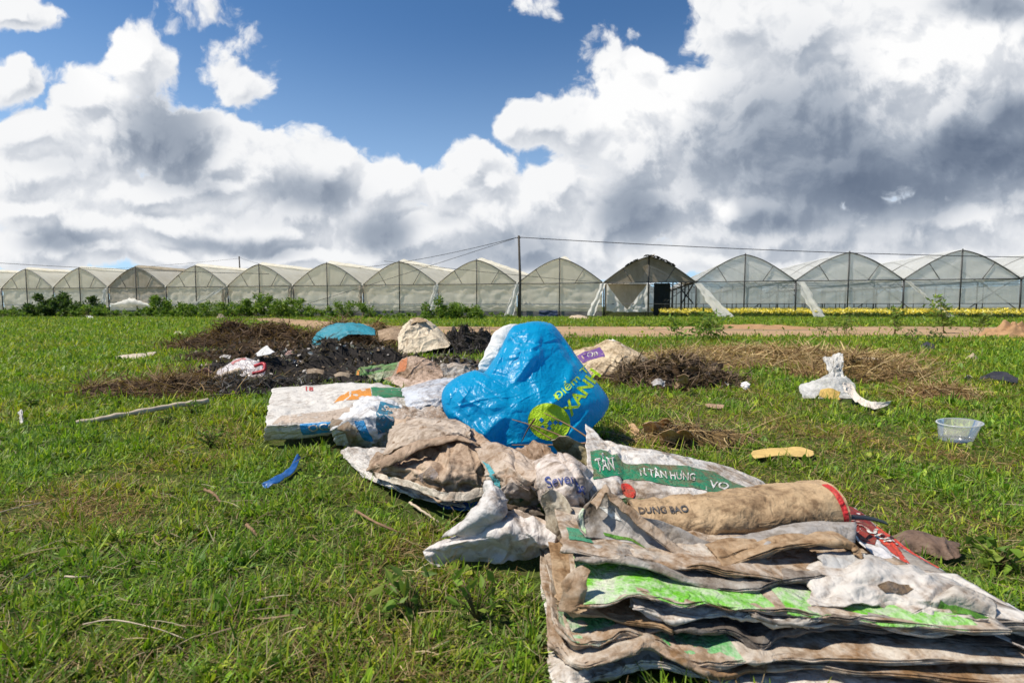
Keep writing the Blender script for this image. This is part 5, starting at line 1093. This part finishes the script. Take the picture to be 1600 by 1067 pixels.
scrap([[(892, 494, .12), (905, 492, .22), (918, 495, .12)], [(885, 498, .01), (905, 499, .02), (930, 497, .02)]], (.66, .52, .36), 'tan plastic lump on the verge below the greenhouses', 'plastic scrap', 'plastic_scrap', 19)
scrap([[(982, 665, .05), (990, 660, .07), (996, 672, .04)], [(984, 674, .02), (991, 678, .02), (998, 680, .015)]], (.52, .33, .17), 'single tan curled leaf behind the green printed sack', 'leaf', 'dry_leaf', 20, .012)
for k, (x, y, w_, l_) in enumerate(((1018, 668, 26, 'left leaf of the tan curled leaf cluster'), (1040, 664, 24, 'topmost leaf of the tan curled leaf cluster'), (1046, 682, 26, 'lowest leaf of the tan curled leaf cluster'), (1068, 682, 24, 'right leaf of the tan curled leaf cluster'))):
    scrap([[(x-w_*.6, y-3, .07), (x, y-11, .12), (x+w_*.6, y-4+k, .08)], [(x-w_/2+3, y+8, .014), (x+2, y+9, .02), (x+w_/2+3, y+6, .014)]], (.52, .33, .17) if k % 2 else (.6, .42, .24), l_, 'leaf', 'dry_leaf', 21+k, .016)
scrap([[(1102, 630, .03), (1118, 631, .025), (1142, 634, .035)], [(1105, 636, .012), (1120, 639, .02), (1136, 637, .012)]], (.42, .27, .17), 'reddish brown husk in grass below the twig heap', 'husk', 'dry_husk', 30)
for k, (x, y, w_, h_, Y_, c_, nm, cat_, l_) in enumerate((
 (455, 556, 20, 9, 6.4, (.45, .28, .24), 'plastic_scrap', 'plastic scrap', 'dull pink plastic scrap beside the white triangular paper'),
 (492, 584, 30, 8, 5.35, (.40, .31, .22), 'cardboard_scrap', 'cardboard', 'long tan cardboard strip in the black rubbish'),
 (535, 590, 26, 10, 5.2, (.46, .36, .25), 'cardboard_scrap', 'cardboard', 'crumpled tan cardboard left of the crushed green sack'),
 (352, 560, 18, 6, 6.5, (.66, .62, .58), 'plastic_scrap', 'plastic scrap', 'pale scrap in the muddy straw above the carrier bag'),
 (608, 556, 22, 12, 6.6, (.66, .64, .62), 'plastic_scrap', 'plastic scrap', 'white film scrap at the foot of the cream sack'),
 (470, 572, 16, 9, 5.9, (.50, .47, .46), 'plastic_scrap', 'plastic scrap', 'grey film scrap beside the glossy black lump'),
 (712, 575, 26, 8, 5.4, (.58, .50, .42), 'plastic_scrap', 'plastic scrap', 'dirty beige film just left of the white inner sack'),
 (1030, 603, 22, 12, 4.75, (.60, .58, .56), 'plastic_scrap', 'plastic scrap', 'grey-white film scrap at the left foot of the twig heap'))):
    scrap([[(x-w_/2, y-h_*.5, 0), (x-w_*.1, y-h_, 0), (x+w_/2, y-h_*.6, 0)], [(x-w_*.45, y, 0), (x, y-h_*.3, 0), (x+w_*.4, y+1, 0)]], c_, l_, cat_, nm, 60+k, .02, .3, (Y_*.9+.1, Y_*.9))
sheet('black_cloth', [[(1535, 588, .05), (1552, 580, .10), (1572, 582, .09), (1592, 592, .06)], [(1530, 594, .02), (1552, 592, .04), (1572, 596, .04), (1588, 600, .02)]], sack((.035, .035, .045), (.06, .05, .04), .3), 'crumpled black cloth lying in the grass at right', cat='cloth', nu=36, nv=24, wr=.02, nf=14, seed=130)
sheet('black_cloth', [[(1438, 540, .05), (1448, 535, .1), (1460, 538, .08)], [(1440, 546, .01), (1450, 547, .02), (1460, 546, .01)]], sack((.04, .04, .05), (.06, .05, .04), .3), 'small black rag near the dark low weed', cat='cloth', nu=24, nv=20, wr=.02, seed=131)
sheet('bark_piece', [[(1395, 838, .03), (1425, 826, .055), (1458, 834, .055), (1500, 852, .03)], [(1400, 852, .035), (1428, 842, .05), (1460, 850, .05), (1500, 866, .025)], [(1415, 868, .012), (1435, 862, .02), (1465, 870, .02), (1490, 878, .012)]], sack((.20, .13, .09), (.10, .06, .04), .5, trans=.02), 'broken brown husk in the grass right of the red sack', cat='husk', nu=50, nv=40, wr=.016, nf=16, seed=132, thick=.02)
sheet('insole', [[(1176, 704, .03), (1200, 700, .034), (1224, 699.5, .034), (1248, 697.5, .036), (1271, 704, .03)], [(1174, 710, .028), (1200, 708, .030), (1224, 706, .030), (1248, 706, .03), (1272, 709, .028)], [(1180, 716, .024), (1202, 713, .026), (1226, 711, .026), (1248, 713, .026), (1266, 713, .024)]], simple('yellow_foam', (.62, .43, .16), .85, .1, .25, 18, bumpd=.006), 'flat yellowish shoe insole lying in the grass', cat='insole', nu=50, nv=24, wr=.0, rough=.001, seed=133, thick=.012, edge=.003)
sheet('blue_strip', [[(408, 756, .02), (430, 745, .03), (452, 730, .03), (464, 710, .05)], [(414, 762, .014), (436, 752, .025), (460, 735, .025), (470, 714, .04)]], simple('blue_ribbon', (.015, .10, .32), .4, .4, .3, 10), 'loose blue plastic strip in the grass left of the pile', cat='plastic strip', nu=40, nv=8, wr=.005, seed=134, thick=.001, edge=.003)
# clear tub
def tub():
    p = P(1493, 690); t = thing('plastic_tub', p, 'clear empty plastic tub sitting tilted in the grass', 'tub')
    m, b, o = newmat('clear_plastic'); gl = b.node('ShaderNodeBsdfGlossy'); gl.inputs['Roughness'].default_value = .12; df = b.node('ShaderNodeBsdfDiffuse'); df.inputs[0].default_value = (.80, .78, .70, 1); tr = b.node('ShaderNodeBsdfTransparent'); fr = b.node('ShaderNodeFresnel'); fr.inputs[0].default_value = 1.5
    m1 = b.node('ShaderNodeMixShader'); b.put(m1.inputs[0], .30); b.l.new(tr.outputs[0], m1.inputs[1]); b.l.new(df.outputs[0], m1.inputs[2]); m2 = b.node('ShaderNodeMixShader'); b.l.new(b.math('MULTIPLY', fr.outputs[0], .8), m2.inputs[0]); b.l.new(m1.outputs[0], m2.inputs[1]); b.l.new(gl.outputs[0], m2.inputs[2]); b.l.new(m2.outputs[0], o.inputs[0])
    def lathe(prof, name, mat, n=48):
        prof = np.array(prof)*.84; th = np.arange(n)*2*math.pi/n; V = np.stack([prof[:, :1]*np.cos(th), prof[:, :1]*np.sin(th), np.broadcast_to(prof[:, 1:], (len(prof), n))], -1).reshape(-1, 3)
        V = V*np.array([1, 1, 1]); a = R(-9); ax = V.copy(); V[:, 0] = ax[:, 0]*math.cos(a)+ax[:, 2]*math.sin(a)*-1; V[:, 2] = ax[:, 2]*math.cos(a)+ax[:, 0]*math.sin(a)*-.6+.012
        k = len(prof); i = np.arange(k*n).reshape(k, n); Q = np.stack([i[:-1], np.roll(i[:-1], -1, 1), np.roll(i[1:], -1, 1), i[1:]], -1).reshape(-1, 4)
        obj(name, V+p, [Q], mat, t)
    lathe([(.001, .004), (.085, .004), (.088, .0), (.092, .008), (.114, .112), (.116, .118)], 'body', m)
    m3 = simple('tub_rim', (.72, .75, .75), .25, .5, .1, 9, trans=.4)
    lathe([(.114, .118), (.122, .119), (.123, .114), (.119, .112)], 'rim', m3); mark(np.array([p+np.array([math.cos(a)*q, math.sin(a)*q, .01]) for a in np.linspace(0, 6.28, 40) for q in np.linspace(0, .1, 12)]))
tub()
# sticks and twigs
def stick(pts, r, label, mat=M_WOOD, name='stick', cat='stick', n=18, k=8):
    pts = cr1(np.array([P(*q) for q in pts]), n); pts += rng.normal(0, r*.12, pts.shape); tag(MB().tube(pts, np.linspace(r, r*.65, n)*(1+.12*rng.normal(size=n)), k).build(name, mat), label, cat)
M_TWIG = simple('dry_twig', (.26, .16, .09), .8, .2, .4, 25); M_PALE = simple('pale_stick', (.55, .45, .33), .8, .2, .35, 18, bumpd=.003)
stick([(325, 627, .05), (270, 634, .05), (210, 645, .045), (160, 654, .035), (118, 661, .02)], .022, 'long pale wooden pole lying in the grass at left', M_PALE, n=26)
stick([(376, 579, .16), (345, 588, .11), (310, 600, .05)], .028, 'short brown stick lying below the carrier bag', M_WOOD)
stick([(515, 548, .22), (500, 558, .14), (490, 566, .08)], .022, 'pale stub under the hanging end of the teal sack', M_PALE)
stick([(555, 798, .03), (580, 812, .04), (605, 824, .035), (634, 835, .02)], .005, 'brown twig in the grass below the tan sack', M_TWIG)
stick([(640, 785, .02), (660, 798, .03), (686, 816, .02)], .005, 'pale straw stalk right of the brown twig', M_PALE)
stick([(130, 975, .03), (175, 968, .04), (240, 980, .035), (290, 998, .02)], .0016, 'bent thin dry stem in the near grass at left', M_PALE)
stick([(102, 900, .025), (120, 901, .03), (138, 900, .02)], .0028, 'short bleached stem in the near grass', M_PALE)
stick([(320, 765, .03), (335, 772, .04), (345, 785, .03)], .006, 'pinkish dry stem left of the blue strip', M_TWIG)
stick([(385, 820, .03), (395, 828, .03), (402, 838, .02)], .006, 'curled dry stem in the grass, left of centre', M_TWIG)
stick([(0, 800, .03), (30, 792, .03), (65, 785, .03)], .002, 'straw stalk at the left edge of the grass', M_PALE)
stick([(1490, 555, .03), (1440, 590, .04), (1400, 560, .05)], .006, 'thin bent twig near the hay clump', M_TWIG)
for k, (a, b_, c_, l_) in enumerate((((800, 655, .42), (855, 672, .36), (918, 700, .25), 'topmost of the thin twigs leaning on the blue sack'), ((820, 660, .40), (870, 690, .31), (920, 708, .23), 'middle thin twig leaning on the blue sack'), ((800, 695, .25), (860, 695, .28), (920, 692, .27), 'level thin twig in front of the blue sack'), ((850, 645, .42), (890, 665, .36), (928, 690, .26), 'right thin twig crossing the lime emblem'), ((815, 690, .28), (825, 670, .36), (835, 655, .42), 'short upright twig before the blue sack'))):
    pts = cr1(np.array([D(a[0], a[1], 2.18), D(b_[0], b_[1], 2.1), D(c_[0], c_[1], 2.0)]), 14); tag(MB().tube(pts, np.linspace(.0018, .0045, 14), 5).build('twig', M_TWIG), l_, 'twig')
sheet('torn_sack', [[(862, 686, .27), (885, 684, .29), (918, 694, .26)], [(868, 700, .22), (892, 706, .23), (920, 716, .22)], [(885, 722, .16), (902, 730, .17), (922, 740, .16)]], sack((.55, .48, .34), (.2, .16, .06), .5, seed=50), 'small torn beige sack piece under the twigs', wr=.02, nf=20, seed=140, nu=40, nv=36)
# stones and soil
mound('soil_heap', *P(1588, 528)[:2], .75, .5, .30, simple('orange_soil', (.42, .25, .13), .95, .1, .3, 6, bumpd=.03), 'small orange soil heap at the far right of the track', 'soil heap', seed=141)
mound('soil_heap', *P(1180, 512)[:2], 2.2, 1.2, .10, simple('orange_soil', (.42, .25, .13), .95, .1, .3, 6, bumpd=.03), 'low spill of orange soil across the verge', 'soil heap', seed=142)
for k, (x, y, w_, l_) in enumerate(((1518, 563, 10, 'tan stone in the grass at right, above the black cloth'), (905, 572, 6, 'grey stone by the beige sack'), (346, 499, 8, 'pinkish stone on the far grass left of the heap'))):
    q = P(x, y); mound('stone', q[0], q[1], w_*q[1]/800, w_*q[1]/1000, w_*q[1]/800, simple('stone', (.42, .34, .22), .9, .2, .3, 20, bumpd=.01), l_, 'stone', seed=150+k, rgh=.2)
# weeds with stalks among the near grass
def weed(px, py, h, label, seed, n=9, cols=GREENS, size=.05):
    n = n*2; size = size*.62; h = h*.75
    p = P(px, py); r = np.random.default_rng(seed); t = thing('weed', p, label, 'weed'); mb = MB(); C = []
    for i in range(n):
        a = r.uniform(0, 6.28); d = np.array([math.cos(a), math.sin(a), 0])*h*r.uniform(.2, .7); tip = p+d+np.array([0, 0, h*r.uniform(.5, 1)])
        mb.tube([p, p+d*.4+np.array([0, 0, tip[2]*.6]), tip], [.002, .0018, .001], 4); C += [tip, p+(tip-p)*.6]
    C = np.array(C); V, Q, k = leaves(C, len(C), size, cols, seed, .2, .45); obj('leaves', V, [Q], M_LEAF, t, tint=k, smooth=False); mb.build('stem', M_STEM, t)
weed(300, 650, .13, 'leafy weed growing at the right end of the pole', 1); weed(640, 960, .12, 'broad-leaved weed in the near grass below the white sack', 2, 7, size=.07); weed(330, 700, .14, 'lush weed left of the white printed sack', 3, 14)
weed(745, 970, .14, 'forked weed in the near grass', 4, 6, size=.06); weed(1560, 890, .12, 'weed tuft at the right edge beside the red sack', 5, 10, size=.08); weed(50, 640, .12, 'broad-leaved weed at the left edge', 6, 12, size=.08); weed(260, 665, .10, 'low weed under the middle of the pole', 7, 10)

# ------------------------------------------------------------------ grass
def grass():
    r = np.random.default_rng(77); N = 800000
    ymin, ymax, e = .55, 36., 1.75
    u = r.uniform(0, 1, N); a = 2-e; Y = (ymin**a+u*(ymax**a-ymin**a))**(1/a)
    X = r.uniform(-1, 1, N)*(1.12*Y+.9)
    ix = np.clip(((X+6)*100).astype(int), 0, 1199); iy = np.clip(((Y-.5)*100).astype(int), 0, 1699)
    inside = (np.abs(X) < 5.9) & (Y < 17.3)
    keep = ~(MASK[ix, iy] & inside)
    rn, rf = road_edges(X); nz = 1.2*fbm(X*.9, Y*.9, 4, 33)
    on = (Y > rn+nz*.6) & (Y < rf+nz*.6) & (X > -16); keep &= ~on | (r.uniform(size=N) < .012)
    patch = fbm(X*1.1, Y*1.1, 4, 40); clump = fbm(X*5, Y*5, 3, 41); tiny = fbm(X*16, Y*16, 2, 43)
    keep &= r.uniform(-.6, 1.2, N) < 1.0+clump*1.1+tiny*.6
    front = Z0+(X-X0)*DZ/DX; keep &= Y < front-.2
    X, Y, patch, clump = X[keep], Y[keep], patch[keep], clump[keep]; n = len(X)
    # greener far left, thatchier near and to the right
    dry = .27+.18*np.clip((2.6-Y)/1.4, 0, 1)+.5*patch-.10*np.clip((Y-2)/4, 0, 1)-.14*(X < -1)*(Y > 2)+.10*(X > 1)+.22*np.exp(-((X-1.2)/2.2)**2-((Y-5)/3.5)**2)
    isdry = r.uniform(size=n) < np.clip(dry, .05, .75)
    broad = ~isdry & (r.uniform(size=n) < np.clip(.12+.35*clump, .03, .3))
    sc = np.clip(Y/2.6, .8, 8)
    H = np.where(isdry, .055, .056)*(1+.8*clump)*sc**.45*r.uniform(.5, 1.5, n); H = np.clip(H, .012, .3); Wd = np.where(isdry, .0022, .0043)*sc**.85*r.uniform(.6, 1.4, n)
    H = np.where(broad, H*.55, H); Wd = np.where(broad, Wd*3.4, Wd)
    el = np.clip(np.where(isdry, r.normal(.25, .35, n), r.normal(.85, .35, n)), .03, 1.45)
    az = r.uniform(0, 2*math.pi, n)
    d = np.stack([np.cos(az)*np.cos(el), np.sin(az)*np.cos(el), np.sin(el)], 1); s_ = np.stack([-np.sin(az), np.cos(az), r.normal(0, .35, n)], 1)
    drop = r.uniform(.1, .9, n)
    Pn = np.stack([X, Y, np.where(isdry, r.uniform(0, .02, n), 0)], 1); V = []
    for t, ww in ((0, .8), (.4, 1), (.75, .75), (1, .08)):
        p = Pn+d*(H*t)[:, None]; p[:, 2] -= drop*H*t*t*.45; p[:, 2] = np.maximum(p[:, 2], .003)
        w = (Wd*np.where(broad & (t > .1) & (t < .9), 1.2, ww)*.5)[:, None]; V += [p-s_*w, p+s_*w]
    V = np.stack(V, 1).reshape(-1, 3); b0 = (np.arange(n)*8)[:, None]; Q = np.concatenate([b0+np.array([[k, k+1, k+3, k+2]]) for k in (0, 2, 4)])
    ns = 900; ys = 1.0+r.uniform(0, 1, ns)**1.6*5; xs = r.uniform(-1, 1, ns)*(1.1*ys+.6); ixs = np.clip(((xs+6)*100).astype(int), 0, 1199); iys = np.clip(((ys-.5)*100).astype(int), 0, 1699); ok = ~MASK[ixs, iys]
    SV, SQ, SK = blades(np.stack([xs, ys, r.uniform(.015, .05, ns)], 1)[ok], r, .085, .0026, [(.34, .25, .13), (.45, .35, .2), (.24, .16, .08), (.5, .42, .28)], .05, .5)
    GC = 1.18*np.array([(.15, .25, .014), (.21, .295, .018), (.095, .18, .014), (.30, .34, .03), (.15, .20, .035)]); DC = 1.5*np.array([(.22, .16, .07), (.16, .11, .045), (.30, .23, .12), (.11, .065, .028), (.13, .12, .04)])
    col = np.where(isdry[:, None], DC[r.integers(0, 5, n)], GC[r.integers(0, 5, n)])*r.uniform(.6, 1.35, (n, 1))
    yel = np.clip(.5+patch, 0, 1)[:, None]; col = col*(1+.25*(yel-.5)*np.array([1.2, .2, -.4]))
    tag(obj('grass', np.vstack([V, SV]), [Q, SQ[0]+len(V)], M_LEAF, tint=np.vstack([np.repeat(col, 8, 0), SK]), smooth=False, base=False), 'short lawn grass mixed with dry thatch covering the field', 'grass', kind='stuff')
grass()
